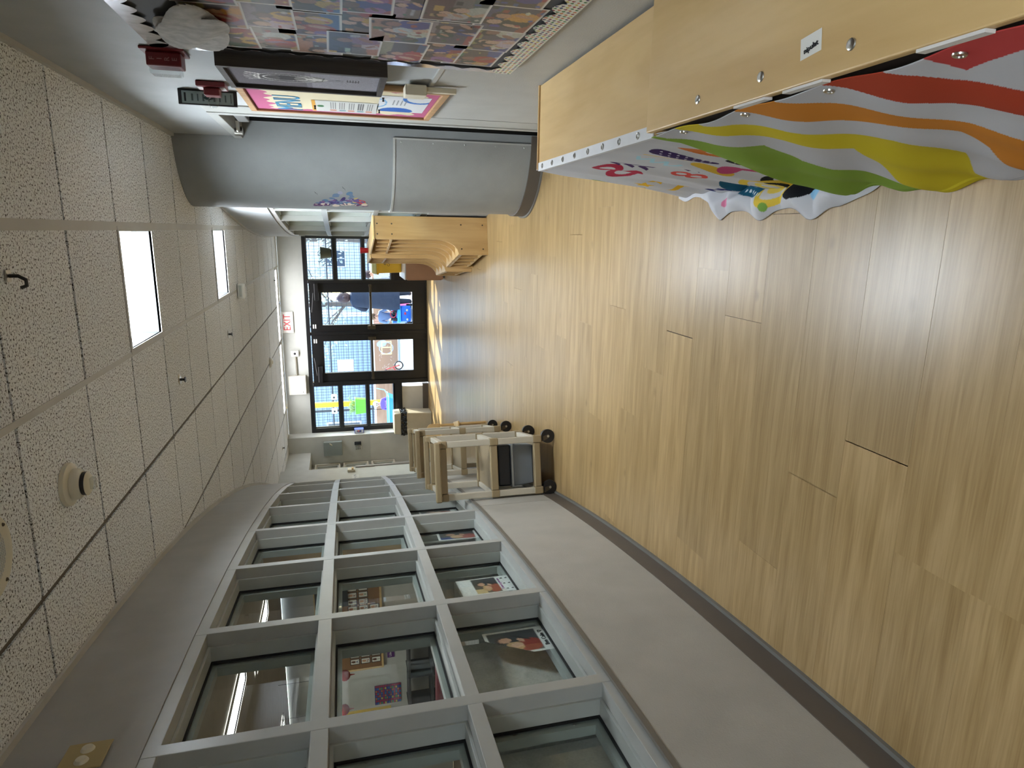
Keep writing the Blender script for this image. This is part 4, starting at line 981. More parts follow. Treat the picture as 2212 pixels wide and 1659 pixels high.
def sgn(X, Y):
    a = Art(X, Y, (150, 168, 168)); a.rect(0.01, 0.064, 0.008, 0.012, (40, 44, 44)); a.rect(0.01, 0.064, 0.19, 0.196, (40, 44, 44))
    for i in range(7): a.rect(0.016, 0.058, 0.03 + i * 0.022, 0.036 + i * 0.022, (80, 96, 96))
    return a.ell(0.037, 0.10, 0.012, 0.02, (50, 70, 70))
printed('sign_face', 30, 80, 0.05, 0.206, lambda X, Y: sgn(X * 1.48, Y), PAPER, t, basis('-Y', (-0.057, -0.0012, 0.014)))
# outlet plate on the soffit of the left wall
mid, rz, L = place(xl, dxl, 1, 1.78, 1.86)
t = thing('cover_plate', 'brass coloured double cover plate on the grey soffit', 'wall plate', (mid.x + 0.013, mid.y, 2.165), rz)
MB().box(-0.058, 0.058, 0.0, 0.005, 0, 0.115).build('plate', M('brass_plate', (176, 158, 110), 0.4, metal=0.3), t, bevel=0.002)
for x in (-0.025, 0.025): MB().lathe([(0, 0.009), (0.014, 0.008), (0.019, 0.0)], 16, (x, 0.005, 0.058), 'Y').build('blank_button', CREAM, t, smooth=True)

# watercolour tree decal and birds on the pillar
def on_pillar(a0, z0, r=PR + 0.0015):
    def f(x, y):
        a = a0 - x / PR; return np.stack([PC[0] + r * np.cos(a), PC[1] + r * np.sin(a), z0 + y], 1)
    return f
def tree(X, Y):
    a = Art(X, Y, (255, 0, 255)); r = random.Random(3)
    pal = [(104, 124, 150), (88, 82, 130), (120, 92, 130), (92, 122, 150), (150, 150, 170), (70, 60, 104)]
    for i in range(150):
        t_ = r.random(); y = 0.03 + t_ * 0.37; hw = 0.10 * sin(pi * min(1, max(0.08, 0.12 + t_ * 0.88)))
        x = 0.20 - abs(r.gauss(0, 0.5)) * hw * 1.5 + r.uniform(-0.01, 0.03)
        c = pal[r.randrange(6)]
        if y < 0.13: c = r.choice([(190, 84, 88), (160, 60, 84), (110, 90, 140), (206, 180, 110), (104, 124, 150)])
        if x > 0.19: c = r.choice([(96, 60, 100), (220, 206, 190), (80, 60, 96)])
        a.ell(x, y, r.uniform(0.006, 0.022), r.uniform(0.01, 0.028), c, r.uniform(-0.6, 0.6))
    return a
def keep(o):
    me = o.data; at = me.color_attributes['Col']; bm = bmesh.new(); bm.from_mesh(me); bm.faces.ensure_lookup_table()
    k = [bm.faces[p.index] for p in me.polygons if any(at.data[v].color[0] > 0.99 and at.data[v].color[1] < 0.01 for v in p.vertices)]
    bmesh.ops.delete(bm, geom=k, context='FACES'); bm.to_mesh(me); bm.free(); return o
tr = keep(printed('tree_decal', 170, 260, 0.27, 0.42, tree, PAPER, None, Matrix.Identity(4), on_pillar(pi * 1.235, 1.215)))
tag(tr, 'blue and purple watercolour tree decal on the rounded pillar', 'decal')
for a0, z0, lab in ((pi * 1.218, 1.585, 'upper one of two small black bird decals on the pillar'), (pi * 1.252, 1.395, 'lower one of two small black bird decals on the pillar')):
    b = keep(printed('bird_decal', 26, 20, 0.06, 0.035, lambda X, Y: Art(X, Y, (255, 0, 255)).poly([(0.0, 0.03), (0.025, 0.022), (0.032, 0.012), (0.058, 0.004), (0.032, 0.006), (0.022, 0.016)], (20, 18, 20)), PAPER, None, Matrix.Identity(4), on_pillar(a0, z0)))
    tag(b, lab, 'decal', 'bird decals')

# ------------------------------------------------------------------ low shelves with curtains on the right
def shelf_unit(label, y0, y1, top, lip):
    t = thing('storage_shelf', label, 'shelf unit', (0.405, (y0 + y1) / 2, 0)); L = (y1 - y0) / 2
    MB().box(-0.158, 0.158, -L, L, top - 0.018, top).build('top', MAPLE, t, bevel=0.003)
    for s in (-1, 1): MB().box(-0.15, 0.155, s * (L - 0.010) - 0.009, s * (L - 0.010) + 0.009, 0.03, top - 0.0185).build('side', MAPLEZ, t)
    MB().box(0.148, 0.156, -L + 0.02, L - 0.02, 0.03, top - 0.0185).build('back', MAPLEZ, t)
    for z in (0.05, top * 0.5): MB().box(-0.15, 0.147, -L + 0.0195, L - 0.0195, z, z + 0.018).build('shelf', MAPLE, t)
    MB().box(-0.13, 0.15, -L + 0.0195, L - 0.0195, 0.0, 0.03).build('plinth', MAPLE, t)
    if lip: MB().box(-0.160, 0.160, L, L + 0.012, top - 0.05, top + 0.006).build('end_lip', MAPLEZ, t, bevel=0.003)
    return t
s1 = shelf_unit('maple shelf nearest the camera with a handwritten sticker, behind the rainbow curtain', 0.28, 1.605, 0.70, False)
s2 = shelf_unit('maple shelf further along the right wall behind the doodle print curtain', 1.625, 2.655, 0.665, True)
top1 = [c for c in s1.children if c.name.startswith('top')][0]
for x, y in ((-0.122, 1.359), (-0.122, 1.137), (-0.122, 0.913), (-0.122, 0.62), (0.10, 1.36), (0.10, 0.913)):
    MB().lathe([(0, 0.003), (0.004, 0.0035), (0.0085, 0.002), (0.0095, 0)], 14, (x, y - 0.9425, 0.70)).build('screw', CHROME, top1, smooth=True)
stk = printed('sticker', 10, 8, 0.05, 0.034, lambda X, Y: Art(X, Y, (222, 220, 212)), PAPER, top1, Matrix.Translation((-0.120, 1.028 - 0.9425, 0.7006)) @ Matrix.Rotation(-pi / 2 + 0.12, 4, 'Z'))
text('handwriting', 'nipulat', 0.0125, INK, stk, Matrix.Translation((0.026, 0.013, 0.0008)) @ Matrix.Rotation(0.12, 4, 'Z'))
# gap shade painted on a strip, and hook-and-loop patches under the near top edge
MB().box(-0.1525, -0.150, -0.66, 0.64, 0.62, 0.68).build('gap_shade_strip', M('gap_shade_brown', (54, 40, 28), 0.7), s1)
for y in (1.17, 1.02, 0.74): MB().box(-0.163, -0.1585, y - 0.9425 - 0.05, y - 0.9425 + 0.05, 0.683, 0.699).build('fastener_strip', M('velcro_white', (214, 210, 204), 0.9), s1)

B = {k: np.array(sorted([(z, y) for y, z in v])) for k, v in {
    'gt': [(1.578, 0.651), (1.526, 0.548), (1.434, 0.471), (1.50, 0.311), (1.49, 0.222), (1.43, 0.15), (1.40, 0.0)],
    'yb': [(1.495, 0.67), (1.399, 0.565), (1.36, 0.491), (1.252, 0.376), (1.292, 0.288), (1.392, 0.087), (1.40, 0.0)],
    'yt': [(1.394, 0.67), (1.331, 0.635), (1.264, 0.548), (1.207, 0.468), (1.139, 0.384), (1.128, 0.288), (1.138, 0.2), (1.214, 0.081), (1.24, 0.0)],
    'ob': [(1.252, 0.68), (1.184, 0.597), (1.073, 0.45), (1.022, 0.345), (1.045, 0.246), (1.103, 0.105), (1.13, 0.0)],
    'ot': [(1.108, 0.68), (1.061, 0.602), (1.004, 0.501), (0.954, 0.406), (0.93, 0.316), (0.93, 0.15), (0.97, 0.0)],
    'rb': [(0.999, 0.685), (0.981, 0.647), (0.946, 0.547), (0.853, 0.418), (0.80, 0.25), (0.83, 0.0)],
    'rt': [(0.871, 0.68), (0.847, 0.643), (0.831, 0.586), (0.79, 0.503), (0.70, 0.3), (0.69, 0.0)]}.items()}
EDGE = np.array(sorted([(z, y) for y, z in [(1.60, 0.687), (1.594, 0.604), (1.646, 0.421), (1.673, 0.293), (1.703, 0.156), (1.692, 0.058), (1.66, 0.0)]]))
def yedge(z): return np.interp(z, EDGE[:, 0], EDGE[:, 1])
def rainbow(X, Y):
    a = Art(X, Y, (186, 186, 190)); y = yedge(Y) - X
    f = lambda k: np.interp(Y, B[k][:, 0], B[k][:, 1])
    a.where(y > f('gt'), (128, 156, 62)); a.where((y < f('yb')) & (y > f('yt')), (200, 182, 44)); a.where((y < f('ob')) & (y > f('ot')), (196, 126, 48)); a.where((y < f('rb')) & (y > f('rt')), (168, 64, 42))
    a.where((y < 0.80) & (Y > 0.60 + (0.80 - y) * 0.25) , (178, 66, 64))
    return a
def near_pos(x, z):
    y = yedge(z) - x; q = np.clip(1 - z / 0.685, 0, 1)
    X = 0.125 + 0.17 * z + q * (0.010 * np.sin(y * 17 + z * 5) + 0.006 * np.sin(y * 41 - z * 9)) + 0.004 * np.sin(y * 25 + z * 22) * (z > 0.02)
    sag = 0.014 * np.abs(np.sin((y - 0.15) * 6.5)) * np.clip((z - 0.55) / 0.13, 0, 1)
    X = X + 0.010 * np.clip((0.62 - y) * 3, 0, 1)
    return np.stack([X, y, z - sag + 0.004], 1)
rc = thing('rainbow_curtain', 'fabric curtain with green, yellow, orange and red rainbow bands on the near shelf', 'curtain', (0, 0, 0))
def sheet(name, me, mat, parent, thick):
    me.materials.append(mat); o = bpy.data.objects.new(name, me); COL.objects.link(o); o.parent = parent
    for p in me.polygons: p.use_smooth = True
    so = o.modifiers.new('thick', 'SOLIDIFY'); so.thickness = thick; so.offset = 0
    return o
sheet('fabric', gridmesh('fabric', 560, 300, 1.38, 0.683, rainbow, near_pos), CLOTH, rc, 0.0015)
def grommet(parent, c, nrm):
    n_ = Vector(nrm).normalized(); x = n_.orthogonal().normalized(); y = n_.cross(x); mb = MB()
    mb.tube([Vector(c) + (x * cos(t) + y * sin(t)) * 0.0075 for t in [2 * pi * i / 14 for i in range(15)]], 0.0024, 6); return mb.build('grommet', CHROME, parent, smooth=True)
for y in (1.50, 1.25, 1.01, 0.765): grommet(rc, (float(near_pos(np.array([1.6 - y]), np.array([0.655]))[0][0]) - 0.002, y, 0.652), (-1, 0, 0.17))

def doodle(X, Z):
    z = Z - 0.10; y = 2.70 - X
    a = Art(y, z, (192, 192, 195))
    pu, rd, mu, nv, bl, orr, pk, bk_, lb = (70, 42, 92), (170, 40, 66), (214, 168, 40), (28, 34, 96), (26, 84, 108), (196, 108, 44), (178, 70, 108), (22, 22, 26), (162, 202, 212)
    def aaa(y0, z0, y1, z1, c, n_=3):
        for i in range(n_):
            t = (i + 0.5) / n_; cy, cz = y0 + (y1 - y0) * t, z0 + (z1 - z0) * t; d = abs(z1 - z0) / n_ * 0.45 if abs(z1 - z0) > abs(y1 - y0) else abs(y1 - y0) / n_ * 0.42
            a.poly([(cy - 0.035, cz - d), (cy - 0.01, cz + d), (cy + 0.015, cz + d), (cy + 0.04, cz - d), (cy + 0.02, cz - d), (cy, cz), (cy - 0.012, cz - d)], c)
    a.ring(2.29, 0.518, 0.10, 0.045, 0.5, rd); a.ring(2.34, 0.432, 0.13, 0.048, 0.5, rd)
    aaa(2.16, 0.563, 2.148, 0.411, pu); aaa(2.046, 0.345, 2.018, 0.24, pu)
    a.ell(2.655, 0.39, 0.02, 0.045, (96, 134, 48)); a.star(2.53, 0.258, 0.045, mu); a.star(2.44, 0.238, 0.05, mu, 0.3)
    a.ell(2.46, 0.165, 0.11, 0.045, mu); a.ell(2.47, 0.19, 0.11, 0.045, (192, 192, 195)); a.ell(2.64, 0.25, 0.05, 0.05, mu); a.ell(2.62, 0.27, 0.05, 0.05, (192, 192, 195)); a.star(2.53, 0.258, 0.045, mu); a.star(2.44, 0.238, 0.05, mu, 0.3)
    a.ring(2.14, 0.305, 0.04, 0.035, 0.5, (204, 76, 66)); a.ring(2.135, 0.25, 0.05, 0.035, 0.5, (204, 76, 66))
    aaa(2.43, 0.07, 2.23, 0.06, nv)
    a.ring(1.90, 0.05, 0.085, 0.09, 0.45, bk_); a.line((1.83, 0.0), (1.92, -0.04), 0.05, bk_)
    a.ring(2.02, 0.03, 0.10, 0.11, 0.28, (212, 182, 66)); a.ring(2.02, 0.03, 0.05, 0.055, 0.4, (216, 192, 88))
    a.ell(2.16, 0.045, 0.085, 0.085, bl); 
    for i in range(24): a.ell(2.09 + 0.017 * (i % 6), -0.02 + 0.03 * (i // 6), 0.004, 0.006, (200, 214, 218))
    a.ell(1.72, 0.46, 0.05, 0.085, orr); a.ell(1.72, 0.44, 0.015, 0.02, (192, 192, 195))
    a.line((1.83, 0.55), (1.848, 0.37), 0.055, (54, 34, 84))
    for i in range(20): a.ell(1.822 + 0.02 * (i % 3), 0.545 - 0.009 * i, 0.004, 0.004, (206, 200, 214))
    a.line((1.892, 0.563), (1.882, 0.43), 0.012, (222, 190, 100))
    for i in range(6): a.line((1.96 + 0.06 * (i % 2), 0.55 - 0.024 * i), (2.02 - 0.06 * (i % 2), 0.526 - 0.024 * i), 0.013, lb)
    a.line((1.915, 0.372), (1.944, 0.25), 0.045, (206, 168, 60)); a.ell(1.90, 0.27, 0.045, 0.035, pk); a.line((1.88, 0.27), (1.85, 0.2), 0.03, pk)
    a.line((1.765, 0.34), (1.805, 0.22), 0.05, bk_)
    for i in range(14): a.ell(1.76 + 0.02 * (i % 3) + i * 0.002, 0.335 - 0.009 * i, 0.004, 0.004, (214, 214, 214))
    a.ell(1.80, -0.03, 0.03, 0.02, (140, 190, 220)); a.ell(2.30, -0.05, 0.03, 0.02, (206, 120, 150)); a.ell(2.05, -0.07, 0.02, 0.015, (120, 160, 70))
    a.X, a.Y = X, Z
    return a
def far_pos(x, yy):
    z = yy - 0.10; y = 2.70 - x; zc = np.clip(z, 0, 1); q = np.clip(1 - zc / 0.66, 0, 1)
    y = np.where(y > 2.6, 2.66 + (y - 2.66) + 0.05 * q * (y - 2.6) * 10 * 0.1, y)
    X = 0.165 + 0.125 * zc + q * (0.006 * np.sin(y * 21 + zc * 4) + 0.004 * np.sin(y * 47)) + 0.003 * np.sin(y * 30 - zc * 14)
    win = np.clip((2.52 - y) * 6, 0, 1) * np.clip((y - 1.55) * 6, 0, 1); dn = np.clip(-z, 0, 1)
    X = X - dn * (0.15 + 0.75 * win) + dn * 0.35 * np.sin(y * 23) * win * 0.6
    Z = np.where(z >= 0, z, 0.004 + win * (0.03 * np.abs(np.sin(y * 19)) * np.sin(np.clip(dn / 0.10, 0, 1) * pi) + 0.012 * np.sin(np.clip(dn / 0.1, 0, 1) * pi)))
    Z = np.maximum(Z, 0.004)
    return np.stack([X, y, Z], 1)
dc = thing('doodle_curtain', 'white fabric curtain printed with coloured doodles on the far shelf', 'curtain', (0, 0, 0))
sheet('fabric', gridmesh('fabric', 420, 280, 1.15, 0.762, doodle, far_pos), CLOTH, dc, 0.0015)
MB().box(0.2435, 0.272, 1.63, 2.65, 0.6655, 0.6685).build('folded_hem', M('white_hem', (216, 216, 216), 0.9), dc)
MB().box(0.2405, 0.2435, 1.63, 2.65, 0.655, 0.6685).build('hem_edge', MATS['white_hem'], dc)
for i in range(8): grommet(dc, (0.257, 1.72 + i * 0.125, 0.669), (0, 0, 1))
# ------------------------------------------------------------------ utility carts
TAN = M('tan_cart_plastic', (150, 132, 100), 0.45, bump=0.1); BEIGE = M('beige_cart_plastic', (190, 182, 164), 0.42, bump=0.1); SHELF = M('cart_shelf_plastic', (150, 134, 106), 0.35)
def cart(label, loc, rz, L, bin_):
    t = thing('utility_cart', label, 'cart', loc, rz, 'beige utility carts by the window wall'); W = 0.42
    for x in (-W / 2 + 0.025, W / 2 - 0.025):
        for y in (0.025, L - 0.025):
            p = MB().box(x - 0.022, x + 0.022, y - 0.022, y + 0.022, 0.12, 0.80).build('post', BEIGE, t, bevel=0.005)
            for z0, z1 in ((0.10, 0.165), (0.425, 0.485), (0.79, 0.85)):
                MB().box(x - 0.0255, x + 0.0255, y - 0.0255, y + 0.0255, z0, z1).build('corner_joint', TAN, p, bevel=0.006)
            c = MB().box(x - 0.018, x + 0.018, y - 0.018, y + 0.018, 0.085, 0.0995).build('caster', DKMETAL, t)
            xx = x + 0.016; yy = y - 0.006
            MB().cyl((xx, yy - 0.014, 0.05), (xx, yy + 0.014, 0.05), 0.05, n=24).build('wheel', BLACK, c, smooth=True)
            MB().cyl((xx, yy - 0.021, 0.05), (xx, yy + 0.021, 0.05), 0.009, n=10).build('axle_bolt', CHROME, c)
            for s in (-1, 1): MB().prism([(xx - 0.013, 0.045), (xx + 0.013, 0.045), (x + 0.017, 0.088), (x - 0.017, 0.088)], 'Y', yy + s * 0.0175 - 0.0025, yy + s * 0.0175 + 0.0025).build('fork', DKMETAL, c)
    for y in (0.025, L - 0.025):
        for z0, z1 in ((0.112, 0.158), (0.43, 0.48), (0.795, 0.845)): MB().box(-W / 2 + 0.052, W / 2 - 0.052, y - 0.02, y + 0.02, z0, z1).build('end_beam', TAN, t, bevel=0.005)
        yo = y - 0.055 if y < 0.1 else y + 0.055
        h = MB().box(-W / 2 + 0.002, W / 2 - 0.002, yo - 0.02, yo + 0.02, 0.845, 0.885).build('push_handle', TAN, t, bevel=0.008)
        for s in (-1, 1): MB().box(s * (W / 2 - 0.025) - 0.02, s * (W / 2 - 0.025) + 0.02, min(y, yo) - 0.005, max(y, yo) + 0.005, 0.835, 0.872).build('handle_arm', TAN, h, bevel=0.005)
    for x in (-W / 2 + 0.025, W / 2 - 0.025):
        for z0, z1 in ((0.115, 0.155), (0.435, 0.475), (0.80, 0.84)): MB().box(x - 0.018, x + 0.018, 0.052, L - 0.052, z0, z1).build('side_rail', BEIGE, t, bevel=0.004)
    for z in (0.135, 0.452): MB().box(-W / 2 + 0.045, W / 2 - 0.045, 0.047, L - 0.047, z, z + 0.012).build('shelf', SHELF, t)
    if bin_:
        c, s = cos(rz), sin(rz); o = (loc[0] - (L / 2) * s, loc[1] + (L / 2) * c)
        b = thing('storage_tote', 'grey plastic tote with a pale rim on the bottom shelf of the nearest cart', 'tote', (o[0], o[1], 0.1475), rz)
        MB().prism([(-0.14, 0.0), (0.14, 0.0), (0.155, 0.15), (-0.155, 0.15)], 'Y', -0.20, 0.20).build('tub', M('grey_tote', (112, 118, 124), 0.5), b, bevel=0.01)
        MB().box(-0.162, 0.162, -0.207, 0.207, 0.1505, 0.166).build('rim', M('pale_tote_rim', (176, 182, 186), 0.45), b, bevel=0.004)
        MB().box(-0.15, 0.15, -0.195, 0.195, 0.1665, 0.262).build('tote_gap_shade', M('tote_gap_shade_navy', (34, 38, 46), 0.45), b, bevel=0.012)  # dark block stands in for the shade in the open gap above the tote
    return t
cart('beige utility cart nearest the camera with a grey tote on its bottom shelf', (-1.635, 4.27, 0), R(13.2), 0.57, True)
cart('empty beige utility cart further along the window wall', (-1.925, 5.50, 0), R(15.0), 0.62, False)
ch = thing('child_chair', 'small wooden chair with a rounded back behind the utility carts', 'chair', (-2.17, 6.75, 0), R(18))
MB().box(-0.15, 0.15, -0.15, 0.15, 0.29, 0.31).build('seat', MAPLE, ch, bevel=0.006)
MB().prism([(-0.14, 0.46)] + [(0.14 * cos(pi - pi * i / 12), 0.56 + 0.07 * sin(pi * i / 12)) for i in range(13)] + [(0.14, 0.46)], 'Y', 0.13, 0.148).build('backrest', MAPLEZ, ch, bevel=0.004)
for x in (-0.12, 0.12):
    MB().cyl((x, 0.125, 0.0), (x, 0.125, 0.46), 0.014).build('leg', MAPLEZ, ch); MB().cyl((x, -0.125, 0.0), (x, -0.125, 0.2895), 0.014).build('leg', MAPLEZ, ch)

# ------------------------------------------------------------------ trash can
tc = thing('trash_can', 'beige hooded trash can with a black bag showing, by the white window return', 'trash can', (-3.295, 11.235, 0))
CAN = M('beige_can', (184, 174, 152), 0.5, bump=0.1)
MB().prism([(-0.175, 0.0), (0.175, 0.0), (0.195, 0.46), (-0.195, 0.46)], 'Y', -0.16, 0.16).build('bin', CAN, tc, bevel=0.012)
MB().prism([(-0.197, 0.54), (0.197, 0.54), (0.185, 0.66), (-0.185, 0.66)], 'Y', -0.165, 0.165).build('hood', CAN, tc, bevel=0.015)
b = MB(); nb = 64; lev = 7
vs = []; fs = []
for j in range(lev):
    for i in range(nb):
        a = 2 * pi * i / nb; k = max(abs(cos(a)), abs(sin(a))); x, y = cos(a) / k * 0.199, sin(a) / k * 0.167
        w = 1 + 0.05 * random.random() + 0.03 * sin(i * 1.7 + j); vs.append((x * w, y * w, 0.44 + 0.10 * j / (lev - 1) + random.uniform(-0.006, 0.006)))
for j in range(lev - 1):
    for i in range(nb): fs.append((j * nb + i, j * nb + (i + 1) % nb, (j + 1) * nb + (i + 1) % nb, (j + 1) * nb + i))
b.add(vs, fs).build('bag', M('black_bag', (16, 16, 18), 0.22), tc)

# ------------------------------------------------------------------ wooden coat cubbies
def cubby(label, loc, rz, n_, L):
    t = thing('coat_cubby', label, 'coat locker', loc, rz, 'wooden coat cubbies'); th = 0.018
    prof = [(0.376, 0.0), (0.376, 1.12), (0.17, 1.12), (0.155, 1.115), (0.148, 1.10), (0.148, 0.52), (0.142, 0.46), (0.125, 0.40), (0.095, 0.35), (0.055, 0.315), (0.01, 0.30), (0.0, 0.29), (0.0, 0.0)]
    for i in range(n_ + 1):
        y = i * (L - th) / n_
        p = MB().prism(prof if i in (0, n_) else [(0.36, 0.05)] + [(0.36, 1.09)] + [(q[0] + 0.004, min(q[1], 1.09)) for q in prof[3:]][:-1] + [(0.004, 0.05)], 'Y', y, y + th).build('side_panel' if i in (0, n_) else 'divider', MAPLEZ, t, bevel=0.002)
        if i == 0:
            for x, z in ((0.20, 1.095), (0.30, 1.095), (0.20, 0.955), (0.30, 0.955), (0.06, 0.27), (0.30, 0.27), (0.06, 0.05), (0.30, 0.05)):
                MB().lathe([(0, -0.002), (0.007, -0.001), (0.008, 0)], 10, (x, 0.0, z), 'Y').build('screw', DKMETAL, p)
    for i in range(n_):
        y0, y1 = i * (L - th) / n_ + th + 0.0005, (i + 1) * (L - th) / n_ - 0.0005
        for x0, z, nm in ((0.152, 0.95, 'upper_shelf'), (0.006, 0.285, 'bench_seat'), (0.006, 0.05, 'floor_shelf')):
            MB().box(x0, 0.358, y0, y1, z, z + 0.018).build(nm, MAPLE, t)
        MB().box(0.006, 0.012, y0, y1, 0.95 if False else 0.262, 0.2845).build('bench_edge', M('pale_edge', (214, 196, 168), 0.5), t)
    MB().box(0.145, 0.378, -0.004, L + 0.004, 1.1205, 1.138).build('top', MAPLE, t, bevel=0.004)
    MB().box(0.361, 0.372, th + 0.001, L - th - 0.001, 0.04, 1.118).build('back_panel', MAPLEZ, t)
    return t
cubby('maple coat cubby nearest the rounded pillar, with screws on its end panel', (-0.232, 6.585, 0), R(12.0), 4, 0.83)
cubby('maple coat cubby behind the first one, towards the glazed doors', (-0.452, 7.46, 0), R(7.0), 3, 0.78)
t = thing('drinking_cup', 'small red cup on top of the further coat cubby', 'cup', (-0.23, 7.80, 1.139))
MB().lathe([(0.0, 0.0), (0.028, 0.0), (0.036, 0.09), (0.033, 0.09), (0.026, 0.006), (0.0, 0.006)], 20).build('body', M('red_cup', (150, 24, 28), 0.35), t, smooth=True)
lc = thing('low_cabinet', 'brown laminate low cabinet under the yellow bin by the glazed doors', 'cabinet', (-0.42, 9.86, 0))
MB().box(-0.26, 0.22, -0.425, 0.425, 0.03, 0.56).build('body', LAMINATE, lc, bevel=0.006); MB().box(-0.265, 0.225, -0.43, 0.43, 0.5605, 0.578).build('top', M('pale_laminate_top', (214, 206, 196), 0.3), lc, bevel=0.003)
MB().box(-0.24, 0.21, -0.40, 0.40, 0.0, 0.0295).build('plinth', BASE, lc)
for y in (-0.21, 0.21): 
    d = MB().box(-0.272, -0.261, y - 0.2, y + 0.2, 0.05, 0.54).build('door', LAMINATE, lc, bevel=0.002); MB().cyl((-0.285, y, 0.42), (-0.2725, y, 0.42), 0.012).build('knob', CHROME, d)
t = thing('yellow_bin', 'yellow plastic bin with a pale lid standing on the brown low cabinet', 'bin', (-0.44, 10.05, 0.5785))
YEL = M('yellow_plastic', (238, 182, 34), 0.4)
MB().prism([(-0.17, 0.0), (0.17, 0.0), (0.185, 0.36), (-0.185, 0.36)], 'Y', -0.13, 0.13).build('tub', YEL, t, bevel=0.012); MB().box(-0.20, 0.20, -0.15, 0.15, 0.33, 0.362).build('rim', YEL, t, bevel=0.006)
MB().prism([(-0.20, 0.3625), (0.20, 0.3625), (0.18, 0.43), (-0.18, 0.43)], 'Y', -0.15, 0.15).build('lid', M('pale_yellow_plastic', (232, 226, 160), 0.4), t, bevel=0.012)
for i, s in enumerate(('RAINBOW', 'CALENDARS')): text('lettering', s, 0.05, INK, t, basis('-Y', (0.04, -0.1312, 0.235 - i * 0.05)), sx=0.85)
t = thing('plant_pot', 'dark olive pot standing on the black window rail', 'plant pot', (-0.385, 11.452, 1.6))
MB().lathe([(0.0, 0.0), (0.075, 0.0), (0.098, 0.145), (0.104, 0.15), (0.104, 0.165), (0.094, 0.165), (0.09, 0.15), (0.0, 0.14)], 28).build('pot', M('olive_pot', (66, 68, 50), 0.5), t, smooth=True)
MB().box(-0.06, 0.06, -0.02, 0.097, -0.02, -0.001).build('bracket', BLACKAL, t)

# ------------------------------------------------------------------ outdoors
GZ = -0.04
struct(MB().box(-40, 30, YB + 0.12, 70, GZ - 0.1, GZ).build('ground_yard', M('yard_gravel', (176, 176, 174), 0.9, var=0.12, vscale=8, bump=0.5, bscale=40)), 'pale gravel yard outside the doors')
YF = 18.5
fn = thing('yard_fence', 'tall wire mesh yard fence with brown panels along its foot', 'fence', (-5.0, YF, GZ))
PIPE = M('fence_steel', (70, 72, 78), 0.5, metal=0.5)
for i in range(9): MB().cyl((-9.6 + i * 2.4, 0, 0), (-9.6 + i * 2.4, 0, 3.6), 0.035, n=10).build('post', PIPE, fn)
for z in (0.76, 1.85, 3.55): MB().cyl((-9.6, 0.0, z), (9.6, 0.0, z), 0.02, n=8).build('rail', PIPE, fn)
w = MB()
for i in range(int(19.2 / 0.08)): w.box(-9.6 + i * 0.08 - 0.004, -9.6 + i * 0.08 + 0.004, -0.042, -0.036, 0.72, 3.6)
for i in range(23): w.box(-9.6, 9.6, -0.042, -0.034, 0.72 + i * 0.13 - 0.005, 0.72 + i * 0.13 + 0.005)
stuff(w.build('wire_mesh', M('mesh_wire', (54, 58, 70), 0.5, metal=0.3), fn))
BR = wood('brown_board', (172, 134, 108), (146, 108, 84), 'X', 0.75, 1.5, 6)
for i in range(8): 
    MB().box(-9.59 + i * 2.4, -7.21 + i * 2.4, -0.09, -0.045, 0.02, 0.66).build('foot_panel', BR, fn); MB().box(-9.59 + i * 2.4, -7.21 + i * 2.4, -0.095, -0.04, 0.661, 0.72).build('panel_cap', M('white_timber', (226, 224, 220), 0.7), fn)
def chalk(X, Y):
    a = Art(X, Y, (164, 126, 102)); r = random.Random(9)
    for i in range(60):
        x = r.uniform(0, 1.5); y = r.uniform(0.1, 0.5); a.line((x, y), (x + r.uniform(-0.05, 0.05), y + r.uniform(-0.04, 0.04)), 0.008, (214, 190, 180))
    a.ell(0.75, 0.42, 0.09, 0.14, (176, 190, 226), 0.3, 0.9); a.ring(0.62, 0.30, 0.17, 0.2, 0.10, (184, 194, 224))
    for p, q in (((0.45, 0.16), (0.80, 0.16)), ((0.45, 0.16), (0.45, 0.42)), ((0.80, 0.16), (0.80, 0.42)), ((0.45, 0.42), (0.80, 0.42)), ((0.64, 0.16), (0.64, 0.42))): a.line(p, q, 0.022, (240, 220, 150))
    for i in range(8): a.rect(0.9 + i * 0.07, 0.95 + i * 0.07, 0.46, 0.60, (226, 160, 150), 0.6)
    return a
printed('chalk_drawing', 150, 60, 1.5, 0.6, chalk, PAPER, fn, basis('-Y', (1.15, -0.0915, 0.04)))
# lamp boxes on the fence
for x, lab in ((-4.55, 'white box on the fence to the right of the yellow post'), (-4.95, 'white box on the fence to the left of the yellow post')):
    t = thing('fence_box', lab, 'box', (x, YF - 0.20, 1.70), 0, 'white boxes on the fence'); MB().box(-0.07, 0.07, -0.06, 0.06, 0, 0.15).build('housing', WHITE, t, bevel=0.01); MB().lathe([(0, 0.01), (0.03, 0.01), (0.03, 0)], 14, (0, -0.061, 0.075), 'Y').build('opening', BLACK, t); MB().box(-0.05, 0.05, 0.061, 0.15, 0.04, 0.1).build('bracket', PIPE, t)
t = thing('yellow_post', 'square yellow post standing behind the green planter', 'post', (-3.80, 14.6, GZ))
MB().box(-0.05, 0.05, -0.05, 0.05, 0.0, 3.3).build('shaft', YEL, t, bevel=0.004); MB().box(-0.12, 0.12, -0.12, 0.12, 0.0, 0.02).build('base_plate', YEL, t); MB().box(-0.06, 0.06, -0.06, 0.06, 3.3005, 3.33).build('cap', YEL, t, bevel=0.004)
t = thing('hanging_planter', 'bright green planter of spiky grass hung on the yellow post', 'planter', (-3.80, 14.385, 1.02))
GRN = M('green_plastic', (104, 190, 52), 0.4)
